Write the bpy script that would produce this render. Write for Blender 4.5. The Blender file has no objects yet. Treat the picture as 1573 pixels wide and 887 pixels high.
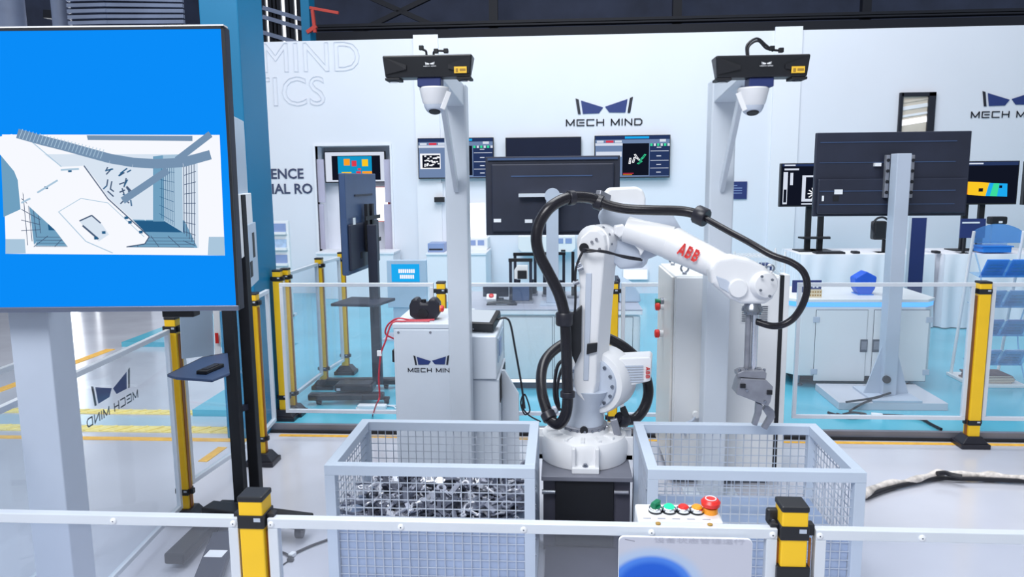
import bpy, bmesh, math, random
from mathutils import Vector, Matrix
random.seed(7)
scene = bpy.context.scene
COL = scene.collection
# ------------------------------------------------------------------ camera
F_PX, CX, CY = 1150.0, 786.5, 443.5
CAM_H, YAW, PITCH, ROLL = 1.70, math.radians(3.8), math.radians(8.3), math.radians(0.55)
fwd = Vector((-math.sin(YAW)*math.cos(PITCH), math.cos(YAW)*math.cos(PITCH), -math.sin(PITCH)))
_r = Vector((math.cos(YAW), math.sin(YAW), 0.0)); _u = _r.cross(fwd)
cr = _r*math.cos(ROLL) - _u*math.sin(ROLL); cu = _r*math.sin(ROLL) + _u*math.cos(ROLL)
EYE = Vector((0, 0, CAM_H))
cam = bpy.data.cameras.new('camera'); cam.sensor_width = 36.0; cam.lens = F_PX/1573*36.0
cam.clip_start = 0.05; cam.clip_end = 200
cam_o = bpy.data.objects.new('camera', cam); COL.objects.link(cam_o)
M = Matrix((cr, cu, -fwd)).transposed().to_4x4(); M.translation = EYE
cam_o.matrix_world = M; scene.camera = cam_o
# ------------------------------------------------------------------ world, lights, exposure
w = bpy.data.worlds.new('hall_daylight'); scene.world = w; w.use_nodes = True
bg = w.node_tree.nodes['Background']; bg.inputs[0].default_value = (0.80, 0.89, 1.0, 1); bg.inputs[1].default_value = 0.55
def area(name, loc, target, sx, sy, power, col=(1, 1, 1)):
    l = bpy.data.lights.new(name, 'AREA'); l.shape = 'RECTANGLE'; l.size = sx; l.size_y = sy; l.energy = power; l.color = col
    o = bpy.data.objects.new(name, l); COL.objects.link(o); o.location = loc
    o.rotation_euler = (Vector(target)-Vector(loc)).to_track_quat('-Z', 'Y').to_euler()
area('hall_lamp_front', (-2.5, -2.5, 7.0), (0.3, 4.5, 0.5), 5, 3, 760, (0.97, 0.98, 1.0))
area('hall_lamp_middle', (-0.5, 4.5, 7.5), (0, 4.8, 0), 5, 3, 420, (0.94, 0.97, 1.0))
area('hall_lamp_back', (1.0, 7.2, 7.0), (1.0, 9.2, 1.0), 9, 1.5, 300, (0.95, 0.97, 1.0))
scene.view_settings.view_transform = 'Standard'; scene.view_settings.look = 'None'
scene.view_settings.exposure = -0.35; scene.view_settings.gamma = 1.0; scene.view_settings.use_curve_mapping = False

# ------------------------------------------------------------------ points in the place
def ray(x, y): return cr*((x-CX)/F_PX) - cu*((y-CY)/F_PX) + fwd
def P(x, y, Y): d = ray(x, y); return EYE + d*(Y/d.y)            # on the upright plane at depth Y
def G(x, y, z=0.0): d = ray(x, y); return EYE + d*((z-CAM_H)/d.z)  # on the level plane at height z
def PX(x, y, X): d = ray(x, y); return EYE + d*(X/d.x)
def ON(x, y, o, n): d = ray(x, y); return EYE + d*((o-EYE).dot(n)/d.dot(n))
V = Vector

# ------------------------------------------------------------------ materials
def lin(c): c /= 255.0; return c/12.92 if c <= 0.04045 else ((c+0.055)/1.055)**2.4
def rgb(c): return (lin(c[0]), lin(c[1]), lin(c[2]), 1.0)
MATS = {}
def mat(name, col, rough=0.5, metal=0.0, var=0.05, scale=6.0, bump=0.0, bscale=60.0, coat=0.0, spec=0.5):
    m = bpy.data.materials.new(name); m.use_nodes = True; nt = m.node_tree; b = nt.nodes['Principled BSDF']
    b.inputs['Roughness'].default_value = rough; b.inputs['Metallic'].default_value = metal
    b.inputs['Coat Weight'].default_value = coat; b.inputs['Specular IOR Level'].default_value = spec
    c = rgb(col); b.inputs['Base Color'].default_value = c
    tc = nt.nodes.new('ShaderNodeTexCoord')
    if var > 0:
        n = nt.nodes.new('ShaderNodeTexNoise'); n.inputs['Scale'].default_value = scale; n.inputs['Detail'].default_value = 5
        r = nt.nodes.new('ShaderNodeValToRGB'); r.color_ramp.elements[0].position = 0.3; r.color_ramp.elements[1].position = 0.7
        r.color_ramp.elements[0].color = tuple(v*(1-var) for v in c[:3])+(1,); r.color_ramp.elements[1].color = tuple(min(1, v*(1+var)) for v in c[:3])+(1,)
        nt.links.new(tc.outputs['Object'], n.inputs['Vector']); nt.links.new(n.outputs['Fac'], r.inputs['Fac']); nt.links.new(r.outputs['Color'], b.inputs['Base Color'])
    if bump > 0:
        n2 = nt.nodes.new('ShaderNodeTexNoise'); n2.inputs['Scale'].default_value = bscale; n2.inputs['Detail'].default_value = 4
        bp = nt.nodes.new('ShaderNodeBump'); bp.inputs['Strength'].default_value = bump; bp.inputs['Distance'].default_value = 0.01
        nt.links.new(tc.outputs['Object'], n2.inputs['Vector']); nt.links.new(n2.outputs['Fac'], bp.inputs['Height']); nt.links.new(bp.outputs['Normal'], b.inputs['Normal'])
    MATS[name] = m; return m
def emis(name, col, s=1.0):
    m = bpy.data.materials.new(name); m.use_nodes = True; nt = m.node_tree; nt.nodes.clear()
    e = nt.nodes.new('ShaderNodeEmission'); e.inputs[0].default_value = rgb(col); e.inputs[1].default_value = s*1.275
    o = nt.nodes.new('ShaderNodeOutputMaterial'); nt.links.new(e.outputs[0], o.inputs[0]); MATS[name] = m; return m
def glassy(name, tint, fac=0.06, rough=0.02, haze=0.0, hazecol=(230, 240, 250)):
    m = bpy.data.materials.new(name); m.use_nodes = True; nt = m.node_tree; nt.nodes.clear()
    t = nt.nodes.new('ShaderNodeBsdfTransparent'); t.inputs[0].default_value = rgb(tint)
    g = nt.nodes.new('ShaderNodeBsdfGlossy'); g.inputs['Roughness'].default_value = rough
    d = nt.nodes.new('ShaderNodeBsdfDiffuse'); d.inputs[0].default_value = rgb(hazecol)
    mx = nt.nodes.new('ShaderNodeMixShader'); mx.inputs[0].default_value = fac
    mh = nt.nodes.new('ShaderNodeMixShader'); mh.inputs[0].default_value = haze
    o = nt.nodes.new('ShaderNodeOutputMaterial')
    nt.links.new(t.outputs[0], mx.inputs[1]); nt.links.new(g.outputs[0], mx.inputs[2]); nt.links.new(mx.outputs[0], mh.inputs[1]); nt.links.new(d.outputs[0], mh.inputs[2])
    nt.links.new(mh.outputs[0], o.inputs[0]); MATS[name] = m; return m
mat('floor_grey', (198, 199, 209), 0.18, 0, 0.10, 0.8, 0.03, 8)
mat('floor_blue', (96, 184, 208), 0.2, 0, 0.12, 1.2)
mat('floor_slab', (198, 200, 210), 0.16, 0, 0.08, 2)
mat('wall_white', (226, 229, 238), 0.6, 0, 0.015, 1)
mat('wall_panel', (232, 234, 241), 0.55, 0, 0.01, 1)
mat('hall_dark', (52, 60, 84), 0.7, 0, 0.25, 1.5)
mat('beam_dark', (20, 24, 38), 0.6, 0, 0.1, 2)
mat('hall_pipe', (150, 162, 190), 0.5, 0, 0.15, 1.5)
mat('red_paint', (205, 70, 60), 0.5)
mat('teal_paint', (8, 120, 166), 0.45, 0, 0.06, 1.5)
mat('yellow_paint', (250, 200, 30), 0.38, 0, 0.04, 8)
mat('orange_line', (248, 186, 70), 0.5, 0, 0.15, 20)
mat('floor_pale', (186, 208, 222), 0.22, 0, 0.1, 1.2)
mat('tactile', (244, 224, 140), 0.6, 0, 0.12, 30)
mat('amber_slot', (150, 92, 30), 0.5, 0, 0.1, 10)
mat('black_plastic', (26, 28, 34), 0.42, 0, 0.12, 12)
mat('black_matt', (20, 22, 30), 0.6, 0, 0.15, 8)
mat('rubber', (34, 34, 44), 0.36, 0, 0.08, 20)
mat('hose_black', (24, 22, 30), 0.26, 0, 0.1, 12, 0.05, 40)
mat('aluminium', (222, 228, 236), 0.35, 0.25, 0.03, 6)
mat('bin_paint', (196, 208, 224), 0.42, 0, 0.03, 4)
mat('bin_wire', (196, 204, 216), 0.35, 0.3, 0.08, 20)
mat('bin_sheet', (158, 176, 206), 0.4, 0.25, 0.12, 5)
mat('pole_grey', (186, 196, 212), 0.4, 0, 0.05, 3)
mat('tower_paint', (206, 214, 224), 0.36, 0, 0.03, 3)
mat('robot_white', (236, 237, 240), 0.34, 0, 0.02, 5)
mat('robot_grey', (192, 201, 216), 0.4, 0, 0.04, 6)
mat('steel', (150, 155, 165), 0.25, 0.9, 0.06, 15)
mat('steel_dark', (150, 152, 162), 0.42, 0.55, 0.12, 25)
mat('cast_part', (136, 140, 156), 0.42, 0.5, 0.35, 40)
mat('cast_part_b', (78, 82, 98), 0.45, 0.5, 0.3, 40)
mat('cast_part_c', (204, 206, 216), 0.35, 0.6, 0.2, 40)
mat('pedestal_grey', (128, 130, 142), 0.45, 0.2, 0.1, 6)
mat('pedestal_dark', (70, 70, 84), 0.5, 0, 0.15, 5)
mat('cabinet_white', (232, 234, 236), 0.42, 0, 0.02, 3)
mat('cabinet_warm', (232, 230, 226), 0.42, 0, 0.03, 3)
mat('controller_paint', (212, 220, 230), 0.38, 0, 0.03, 4)
mat('seam_dark', (70, 78, 92), 0.6)
mat('tv_back', (36, 41, 60), 0.5, 0, 0.2, 3)
mat('tv_back_blue', (62, 84, 122), 0.4, 0, 0.1, 3)
mat('tv_back_pale', (176, 196, 216), 0.35, 0, 0.06, 3)
mat('tv_off', (22, 28, 50), 0.08, 0, 0.1, 2)
mat('bezel', (120, 128, 150), 0.3, 0.6, 0.05, 3)
mat('logo_navy', (36, 56, 118), 0.5)
mat('logo_black', (28, 30, 42), 0.5)
mat('ink_navy', (62, 70, 100), 0.55)
mat('niche_mauve', (186, 182, 204), 0.5, 0, 0.05, 4)
mat('emboss', (218, 221, 231), 0.6, 0, 0)
mat('abb_red', (214, 40, 36), 0.5)
mat('label_yellow', (250, 200, 60), 0.5)
mat('label_white', (240, 242, 246), 0.5)
mat('print_faint', (182, 184, 198), 0.6)
mat('print_grey', (150, 152, 166), 0.6)
mat('cloth_white', (232, 234, 242), 0.8, 0, 0.02, 3, 0.3, 6)
mat('worktop_grey', (176, 178, 192), 0.3, 0, 0.06, 5)
mat('cable_red', (196, 52, 70), 0.4)
mat('cable_black', (30, 30, 38), 0.45)
mat('cable_wrap', (216, 208, 202), 0.55, 0, 0.35, 25, 0.6, 30)
mat('green_plastic', (10, 120, 84), 0.3)
mat('orange_plastic', (250, 160, 40), 0.3)
mat('red_plastic', (226, 48, 44), 0.3)
mat('chrome', (225, 228, 235), 0.12, 1.0, 0)
mat('navy_board', (36, 52, 110), 0.5, 0, 0.05, 4)
mat('blue_plastic', (40, 130, 225), 0.4, 0, 0.05, 6)
mat('blue_deep', (24, 92, 214), 0.5, 0, 0.08, 6)
mat('brochure_brown', (126, 104, 104), 0.6, 0, 0.2, 20)
mat('brochure_blue', (172, 196, 226), 0.5, 0, 0.2, 14)
mat('gold_card', (232, 214, 180), 0.5)
mat('gold_ink', (168, 130, 50), 0.5)
mat('wood_beige', (216, 206, 192), 0.6, 0, 0.08, 3)
mat('console_blue', (136, 156, 200), 0.4)
glassy('fence_glass', (249, 252, 254), 0.04, 0.02, 0.035, (235, 245, 255))
glassy('front_glass', (250, 252, 255), 0.04, 0.03, 0.04, (235, 240, 255))
glassy('acrylic', (214, 234, 248), 0.08, 0.05, 0.18, (200, 225, 250))
glassy('acrylic_blue', (190, 222, 250), 0.08, 0.05, 0.32, (110, 180, 240))
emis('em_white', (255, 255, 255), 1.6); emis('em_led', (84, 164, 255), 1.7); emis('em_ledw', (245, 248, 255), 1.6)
emis('em_tvblue', (10, 140, 248)); emis('em_pic_white', (247, 249, 255)); emis('em_pic_pale', (216, 228, 242)); emis('em_pic_blue', (112, 160, 192))
emis('em_pic_deep', (38, 92, 134)); emis('em_pic_hose', (118, 146, 176)); emis('em_pic_line', (70, 90, 120)); emis('em_pic_mid', (170, 198, 220))
emis('em_ui_navy', (40, 56, 96)); emis('em_ui_dark', (18, 22, 36)); emis('em_ui_grey', (112, 134, 172)); emis('em_ui_pale', (214, 222, 238)); emis('em_ui_cyan', (30, 170, 240))
emis('em_ui_teal', (20, 150, 200)); emis('em_ui_orange', (250, 160, 40)); emis('em_ui_red', (220, 60, 80)); emis('em_ui_green', (60, 220, 160)); emis('em_ui_yellow', (250, 200, 40))
emis('em_lamp_green', (60, 245, 180), 1.4); emis('em_window', (240, 246, 255), 2.4); emis('em_gate', (244, 248, 255), 6.0)

# ------------------------------------------------------------------ mesh building
ORG = {}
def org(o):
    while o is not None:
        if o.name in ORG: return ORG[o.name]
        o = o.parent
    return V((0, 0, 0))
def tag(o, label=None, cat=None, group=None, kind=None):
    if label: o['label'] = label
    if cat: o['category'] = cat
    if group: o['group'] = group
    if kind: o['kind'] = kind
    return o
def T(name, label, cat, loc=(0, 0, 0), group=None):
    o = bpy.data.objects.new(name, None); COL.objects.link(o); o.location = loc; o.empty_display_size = 0.05
    ORG[o.name] = V(loc); return tag(o, label, cat, group)
def frame_of(n):
    n = n.normalized(); a = V((0, 0, 1)) if abs(n.z) < 0.9 else V((1, 0, 0))
    x = a.cross(n).normalized(); return x, n.cross(x)
class MB:
    def __init__(s, M=None): s.v = []; s.f = []; s.fm = []; s.M = M; s.mi = 0
    def add(s, vs, fs):
        n = len(s.v); s.v += [(s.M @ V(p)) if s.M else V(p) for p in vs]; s.f += [tuple(i+n for i in f) for f in fs]; s.fm += [s.mi]*len(fs); return s
    def box(s, x0, x1, y0, y1, z0, z1):
        return s.add([(x0,y0,z0),(x1,y0,z0),(x1,y1,z0),(x0,y1,z0),(x0,y0,z1),(x1,y0,z1),(x1,y1,z1),(x0,y1,z1)],
                     [(3,2,1,0),(4,5,6,7),(0,1,5,4),(1,2,6,5),(2,3,7,6),(3,0,4,7)])
    def bar(s, a, b, wx, wy, up=None):                         # rectangular bar from a to b
        a, b = V(a), V(b); d = (b-a).normalized(); up = V(up) if up else (V((0,0,1)) if abs(d.z) < 0.95 else V((0,1,0)))
        x = d.cross(up).normalized()*wx/2; y = x.cross(d).normalized()*wy/2
        return s.add([a-x-y,a+x-y,a+x+y,a-x+y,b-x-y,b+x-y,b+x+y,b-x+y],[(3,2,1,0),(4,5,6,7),(0,1,5,4),(1,2,6,5),(2,3,7,6),(3,0,4,7)])
    def cyl(s, a, b, r0, r1=None, n=20):
        r1 = r0 if r1 is None else r1; a, b = V(a), V(b); x, y = frame_of(b-a); vs = []
        for p, r in ((a, r0), (b, r1)): vs += [p+x*r*math.cos(2*math.pi*i/n)+y*r*math.sin(2*math.pi*i/n) for i in range(n)]
        fs = [(i,(i+1)%n,n+(i+1)%n,n+i) for i in range(n)]+[tuple(range(n-1,-1,-1)),tuple(range(n,2*n))]
        return s.add(vs, fs)
    def lathe(s, c, axis, prof, n=28):                         # prof: (radius, distance along axis)
        c, axis = V(c), V(axis).normalized(); x, y = frame_of(axis); vs = []; m = len(prof)
        for r, t in prof: vs += [c+axis*t+x*r*math.cos(2*math.pi*i/n)+y*r*math.sin(2*math.pi*i/n) for i in range(n)]
        fs = [(k*n+i,k*n+(i+1)%n,(k+1)*n+(i+1)%n,(k+1)*n+i) for k in range(m-1) for i in range(n)]
        return s.add(vs, fs+[tuple(range(n-1,-1,-1)),tuple(range((m-1)*n,m*n))])
    def tube(s, pts, r, n=10, sub=6, closed=False):
        pts = [V(p) for p in pts]
        if sub > 1 and len(pts) > 2:
            q = []; L = len(pts)
            for i in range(L-1):
                p0, p1, p2, p3 = pts[max(i-1,0)], pts[i], pts[i+1], pts[min(i+2,L-1)]
                for k in range(sub):
                    t = k/sub; q.append(0.5*((2*p1)+(p2-p0)*t+(2*p0-5*p1+4*p2-p3)*t*t+(3*p1-p0-3*p2+p3)*t**3))
            pts = q+[pts[-1]]
        vs = []; x = None
        for i, p in enumerate(pts):
            d = (pts[min(i+1,len(pts)-1)]-pts[max(i-1,0)]).normalized()
            if x is None: x, _ = frame_of(d)
            x = (x-d*x.dot(d)).normalized(); y = d.cross(x); rr = r(i/(len(pts)-1)) if callable(r) else r
            vs += [p+x*rr*math.cos(2*math.pi*k/n)+y*rr*math.sin(2*math.pi*k/n) for k in range(n)]
        m = len(pts); fs = [(k*n+i,k*n+(i+1)%n,(k+1)*n+(i+1)%n,(k+1)*n+i) for k in range(m-1) for i in range(n)]
        return s.add(vs, fs+[tuple(range(n-1,-1,-1)),tuple(range((m-1)*n,m*n))])
    def prism(s, poly, e):                                      # poly: 3-D outline, e: extrusion vector
        poly = [V(p) for p in poly]; e = V(e); n = len(poly)
        return s.add(poly+[p+e for p in poly], [tuple(range(n-1,-1,-1)),tuple(range(n,2*n))]+[(i,(i+1)%n,n+(i+1)%n,n+i) for i in range(n)])
    def quad(s, *pts): return s.add(list(pts), [tuple(range(len(pts)))])
    def torus(s, c, axis, R, r, n=14, m=6):
        c = V(c); x, y = frame_of(V(axis)); a = V(axis).normalized(); vs = []
        for i in range(n):
            d = x*math.cos(2*math.pi*i/n)+y*math.sin(2*math.pi*i/n)
            vs += [c+d*(R+r*math.cos(2*math.pi*k/m))+a*r*math.sin(2*math.pi*k/m) for k in range(m)]
        return s.add(vs, [(i*m+k,i*m+(k+1)%m,((i+1)%n)*m+(k+1)%m,((i+1)%n)*m+k) for i in range(n) for k in range(m)])
    def build(s, name, m, parent=None, smooth=False, bevel=0.0, label=None, kind=None, seg=2):
        o0 = org(parent) if parent is not None else V((0,0,0))
        me = bpy.data.meshes.new(name); me.from_pydata([tuple(p-o0) for p in s.v], [], s.f)
        ms = m if isinstance(m, (list, tuple)) else [m]
        for k in ms: me.materials.append(MATS[k])
        if len(ms) > 1: me.polygons.foreach_set('material_index', s.fm)
        bm = bmesh.new(); bm.from_mesh(me)
        if not getattr(s, 'flat', False): bmesh.ops.recalc_face_normals(bm, faces=bm.faces)
        bm.to_mesh(me); bm.free()
        if smooth:
            me.polygons.foreach_set('use_smooth', [len(p.vertices) <= 4 for p in me.polygons])
            try: me.set_sharp_from_angle(angle=math.radians(38))
            except Exception: pass
        o = bpy.data.objects.new(name, me); COL.objects.link(o)
        if parent is not None: o.parent = parent
        if bevel > 0:
            b = o.modifiers.new('bevel', 'BEVEL'); b.width = bevel; b.segments = seg; b.limit_method = 'ANGLE'; b.angle_limit = math.radians(40)
        return tag(o, label, kind=kind)
def copy_tree(o, loc, label=None, group=None, parent=None):
    c = o.copy(); COL.objects.link(c)
    if parent is None:
        c.location = loc; ORG[c.name] = V(loc)
        if label: c['label'] = label
        if group: c['group'] = group
    else: c.parent = parent
    for ch in list(o.children): copy_tree(ch, None, parent=c)
    return c
def struct(mb, name, m, label=None, **k):
    o = mb.build(name, m, **k); o['kind'] = 'structure'
    if label: o['label'] = label
    return o
def text_mesh(body, m, o, ux, uy, h, parent, name='lettering', wide=1.0, ext=0.002, align='LEFT', font_off=0.0, space=1.0, width=None, outline=0.0):
    cu_ = bpy.data.curves.new('txt', 'FONT'); cu_.body = body; cu_.size = 1.0; cu_.align_x = align; cu_.resolution_u = 3; cu_.offset = font_off; cu_.space_character = space
    if outline: cu_.fill_mode = 'NONE'; cu_.bevel_depth = outline; cu_.bevel_resolution = 0
    t = bpy.data.objects.new('txt', cu_); COL.objects.link(t)
    dg = bpy.context.evaluated_depsgraph_get(); dg.update()
    me = bpy.data.meshes.new_from_object(t.evaluated_get(dg)); bpy.data.objects.remove(t); bpy.data.curves.remove(cu_)
    ux, uy = V(ux).normalized(), V(uy).normalized(); n = ux.cross(uy); k = h/0.69; o = V(o)
    b = MB(); b.flat = True
    if width and len(me.vertices):
        xs = [v.co.x for v in me.vertices]; wide = width/((max(xs)-min(xs))*k)
    if len(me.vertices):
        b.add([o+ux*(v.co.x*k*wide)+uy*(v.co.y*k)+n*(ext+v.co.z*k) for v in me.vertices], [tuple(p.vertices) for p in me.polygons])
    bpy.data.meshes.remove(me)
    return b.build(name, m, parent)
def art(name, parent, o, ux, uy, items, mats, label=None):      # flat print: items (polygon in 2-D metres, material index), drawn in order
    ux, uy = V(ux), V(uy); n = ux.cross(uy).normalized(); b = MB(); b.flat = True
    for k, (poly, mi) in enumerate(items):
        b.mi = mi; b.quad(*[V(o)+ux*p[0]+uy*p[1]+n*(0.0006*(k+1)) for p in poly])
    return b.build(name, mats, parent, label=label)
def rc(x0, y0, x1, y1): return [(x0,y0),(x1,y0),(x1,y1),(x0,y1)]
def stroke(pts, wd):                                            # polyline as quads in 2-D
    out = []
    for a, b in zip(pts, pts[1:]):
        dx, dy = b[0]-a[0], b[1]-a[1]; L = math.hypot(dx, dy) or 1; nx, ny = -dy/L*wd/2, dx/L*wd/2
        out.append([(a[0]-nx,a[1]-ny),(b[0]-nx,b[1]-ny),(b[0]+nx,b[1]+ny),(a[0]+nx,a[1]+ny)])
    return out
# company mark: two wings and two slanted bars, in units of the mark's width
WING = [[(0.0,0.272),(0.055,0.252),(0.093,0.0),(0.045,0.0)], [(0.095,0.235),(0.485,0.11),(0.41,0.012),(0.13,0.006)]]
WING += [[(1-x, y+0.012) for x, y in p][::-1] for p in WING]
def company_mark(parent, c, ux, uy, wd, mats=('logo_navy', 'logo_black'), ext=0.003, name='company_mark', words=True):
    ux, uy = V(ux).normalized(), V(uy).normalized(); n = ux.cross(uy); b = MB(); b.flat = True
    o = V(c) - ux*wd/2
    for k, p in enumerate(WING): b.mi = 0 if k in (1, 3) else 1; b.quad(*[o+ux*q[0]*wd+uy*q[1]*wd+n*ext for q in p])
    m = b.build(name, list(mats), parent)
    if words:
        t = wd*1.34; x = V(c)-ux*t/2-uy*wd*0.205
        block_text('MECH MIND', mats[1], x, ux, uy, wd*0.118, t, parent, 'company_name', ext=ext)
    return m
STROKES = {'M': (1.25, [((.1,0),(.1,1)),((.06,.97),(.625,.12)),((.625,.12),(1.19,.97)),((1.15,1),(1.15,0))]),
 'E': (1.15, [((1.12,.92),(.1,.92)),((.1,.98),(.1,.02)),((.1,.08),(1.12,.08)),((.38,.5),(1.12,.5))]), 'C': (1.15, [((1.12,.92),(.1,.92)),((.1,.98),(.1,.02)),((.1,.08),(1.12,.08))]),
 'H': (1.1, [((.1,0),(.1,1)),((1.0,0),(1.0,1)),((.1,.5),(1.0,.5))]), 'I': (.2, [((.1,0),(.1,1))]), 'N': (1.1, [((.1,0),(.1,1)),((.06,.97),(1.04,.03)),((1.0,1),(1.0,0))]),
 'D': (1.15, [((.1,0),(.1,1)),((.1,.92),(.86,.92)),((.8,.95),(1.05,.7)),((1.05,.76),(1.05,.24)),((1.05,.3),(.8,.05)),((.86,.08),(.1,.08))]),
 'A': (.95, [((.06,0),(.47,1)),((.47,1),(.89,0)),((.2,.3),(.75,.3))]), 'B': (.85, [((.12,0),(.12,1)),((.1,.89),(.6,.89)),((.1,.52),(.62,.52)),((.1,.11),(.62,.11)),((.66,.9),(.66,.56)),((.7,.48),(.7,.1))]), ' ': (.45, [])}
def block_text(body, m, o, ux, uy, h, width, parent, name, thick=0.17, ext=0.002):
    ux, uy = V(ux).normalized(), V(uy).normalized(); n = ux.cross(uy); b = MB(); b.flat = True; gap = 0.22
    tot = sum(STROKES[c][0] for c in body)+gap*(len(body)-1); k = width/tot; x = 0.0; o = V(o)
    for c in body:
        for p, q in STROKES[c][1]:
            for s4 in stroke([p, q], thick): b.quad(*[o+ux*((x+px)*k)+uy*(py*h)+n*ext for px, py in s4])
        x += STROKES[c][0]+gap
    return b.build(name, m, parent)
X_, Y_, Z_ = V((1,0,0)), V((0,1,0)), V((0,0,1))
PLAT = 0.05
# ================================================================== THE SETTING
struct(MB().box(-16, 12, -1.5, 4.86, -0.1, 0.0), 'floor', 'floor_grey', 'pale grey polished hall floor')
b = MB(); b.box(-2.05, 12, 4.86, 10.8, -0.1, PLAT); b.box(-4.6, -2.05, 7.4, 10.8, -0.1, PLAT); b.box(-2.7, -2.05, 5.14, 7.4, -0.1, PLAT)
struct(b, 'floor_platform', 'floor_blue', 'low light blue display platform floor')
struct(MB().box(-16, -2.05, 4.86, 18, -0.1, 0.0), 'floor_aisle', 'floor_slab', 'grey aisle floor left of the platform')
struct(MB().box(-2.06, 12, 4.825, 4.858, 0.0, PLAT+0.004), 'trim_1', 'pedestal_grey', 'grey metal edging of the blue platform')
struct(MB().box(-2.06, 12, 4.80, 4.824, 0.0, 0.016), 'trim_2', 'black_matt', 'black skirting strip under the platform edging')
struct(MB().box(-1.9, 12, 4.735, 4.775, 0.0, 0.0025), 'trim_3', 'orange_line', 'yellow floor tape along the platform')
# aisle markings left of the side fence
ym = G(150, 674).y
struct(MB().box(-9, -1.98, ym-0.03, ym+0.03, 0.0, 0.003), 'trim_4', 'orange_line', 'orange floor line crossing behind the glass fence')
for k, (ya, yb) in enumerate(((G(150, 664).y, G(150, 655).y), (G(150, 636.5).y, G(150, 630).y))):
    t = MB().box(-9, -2.12 if k else -2.02, ya, yb, 0.0, 0.006); o = struct(t, 'trim_%d' % (5+k), 'tactile', 'pale yellow tactile paving strip across the aisle')
    r = MB()
    for i in range(60):
        x = -8.9+i*0.112; r.bar((x, ya+0.01, 0.009), (x+0.07, yb-0.01, 0.009), 0.025, 0.006)
    r.build('rib', 'tactile', o, kind='stuff')
struct(MB().box(-16, -2.06, 4.92, G(150, 640).y+0.02, 0.0, 0.002), 'floor_strip', 'floor_pale', 'pale blue painted strip of aisle floor')
a1, a2 = G(-60, 622), G(170, 537)
struct(MB().bar((a1.x, a1.y, 0.002), (a2.x, a2.y, 0.002), 0.10, 0.004), 'trim_7', 'orange_line', 'slanting orange floor line far left')
a1, a2 = G(311, 710), G(342, 688)
struct(MB().bar((a1.x, a1.y, 0.002), (a2.x, a2.y, 0.002), 0.06, 0.004), 'trim_8', 'orange_line', 'short slanting orange floor mark')

# --- exhibition wall at Y = 10.8, with the display niche left open
WY = 10.8; WT = 3.67
n0, n1 = P(484, 225, WY), P(604, 386, WY)
b = MB(); b.box(-6.2, n0.x, WY, WY+0.5, 0, WT); b.box(n1.x, 7.0, WY, WY+0.5, 0, WT)
b.box(n0.x, n1.x, WY, WY+0.5, 0, n1.z); b.box(n0.x, n1.x, WY, WY+0.5, n0.z, WT)
b.box(n0.x, n1.x, WY+0.44, WY+0.5, n1.z, n0.z)
wall = struct(b, 'wall_back', 'wall_white', 'tall white exhibition wall')
for xa, xb in ((635, 673), (1190, 1232)):
    a, c = P(xa, 60, WY), P(xb, 60, WY)
    MB().box(a.x, c.x, WY-0.03, WY, 0, WT+0.045).build('pilaster', 'wall_panel', wall)
nf = MB(); t = 0.03
nf.box(n0.x-t, n0.x, WY-0.02, WY+0.1, n1.z-t, n0.z+t); nf.box(n1.x, n1.x+t, WY-0.02, WY+0.1, n1.z-t, n0.z+t); nf.box(n0.x, n1.x, WY-0.02, WY+0.1, n0.z, n0.z+t); nf.box(n0.x, n1.x, WY-0.06, WY+0.1, n1.z-t, n1.z)
nf.build('niche_frame', 'wall_panel', wall)
for xa, xb in ((484, 497), (592, 603)):                        # brown-grey side panes of the niche
    for ya, yb in ((245, 311), (314, 383)):
        a, c = P(xa, yb, WY+0.05), P(xb, ya, WY+0.05)
        MB().box(a.x, c.x, WY+0.04, WY+0.06, a.z, c.z).build('niche_pane', 'niche_mauve', wall)
# window in the wall at upper right
a, c = P(1380, 202, WY), P(1436, 142, WY)
wn = struct(MB().box(a.x, c.x, WY-0.012, WY-0.002, a.z-0.3, c.z), 'window_1', 'wood_beige', 'tall interior window in the white wall')
fr = MB(); fr.box(a.x-0.02, a.x+0.02, WY-0.05, WY, a.z-0.3, c.z); fr.box(c.x-0.09, c.x, WY-0.05, WY, a.z-0.3, c.z); fr.box(a.x, c.x, WY-0.05, WY, c.z-0.05, c.z)
fr.build('window_frame', 'beam_dark', wn)
for yy, hh, mm in ((164, 0.05, 'label_white'), (176, 0.03, 'label_white'), (186, 0.075, 'em_ledw'), (154, 0.03, 'wood_beige')):  # streaks drawn on the pane; the glowing one imitates a lit tube's reflection
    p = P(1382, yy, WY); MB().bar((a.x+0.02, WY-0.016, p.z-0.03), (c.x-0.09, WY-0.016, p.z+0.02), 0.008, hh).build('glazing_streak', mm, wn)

# --- hall shell behind
HY = 18.0
hall = struct(MB().box(-24, 16, HY, HY+0.3, 0, 9.5), 'wall_hall', 'hall_dark', 'dark end wall of the factory hall')
def hz(y, x=1000, Y=16.0): return P(x, y, Y).z
for yy, th in ((48, 0.22), (30, 0.07), (33.5, 0.05)):
    z = hz(yy); MB().box(P(480, 20, 16).x, 16, 15.9, 16.1, z-th/2, z+th/2).build('girt', 'beam_dark', hall)
for xx in (758, 1040, 1330):
    p = P(xx, 20, 16.2); MB().box(p.x-0.09, p.x+0.09, 16.15, 16.3, 3, 9).build('hall_post', 'beam_dark', hall)
for (xa, ya), (xb, yb) in (((545, 52), (660, -4)), ((568, -4), (690, 50))):
    MB().bar(P(xa, ya, 16.4), P(xb, yb, 16.4), 0.1, 0.1).build('cross_brace', 'beam_dark', hall)
for (xa, ya), (xb, yb) in (((70, 30), (330, 45)), ((200, 4), (320, 40)), ((270, 30), (300, 5))):
    MB().bar(P(xa, ya-8, 15.5), P(xb, yb, 15.5), 0.16, 0.16).build('roof_brace', 'beam_dark', hall)
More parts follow.
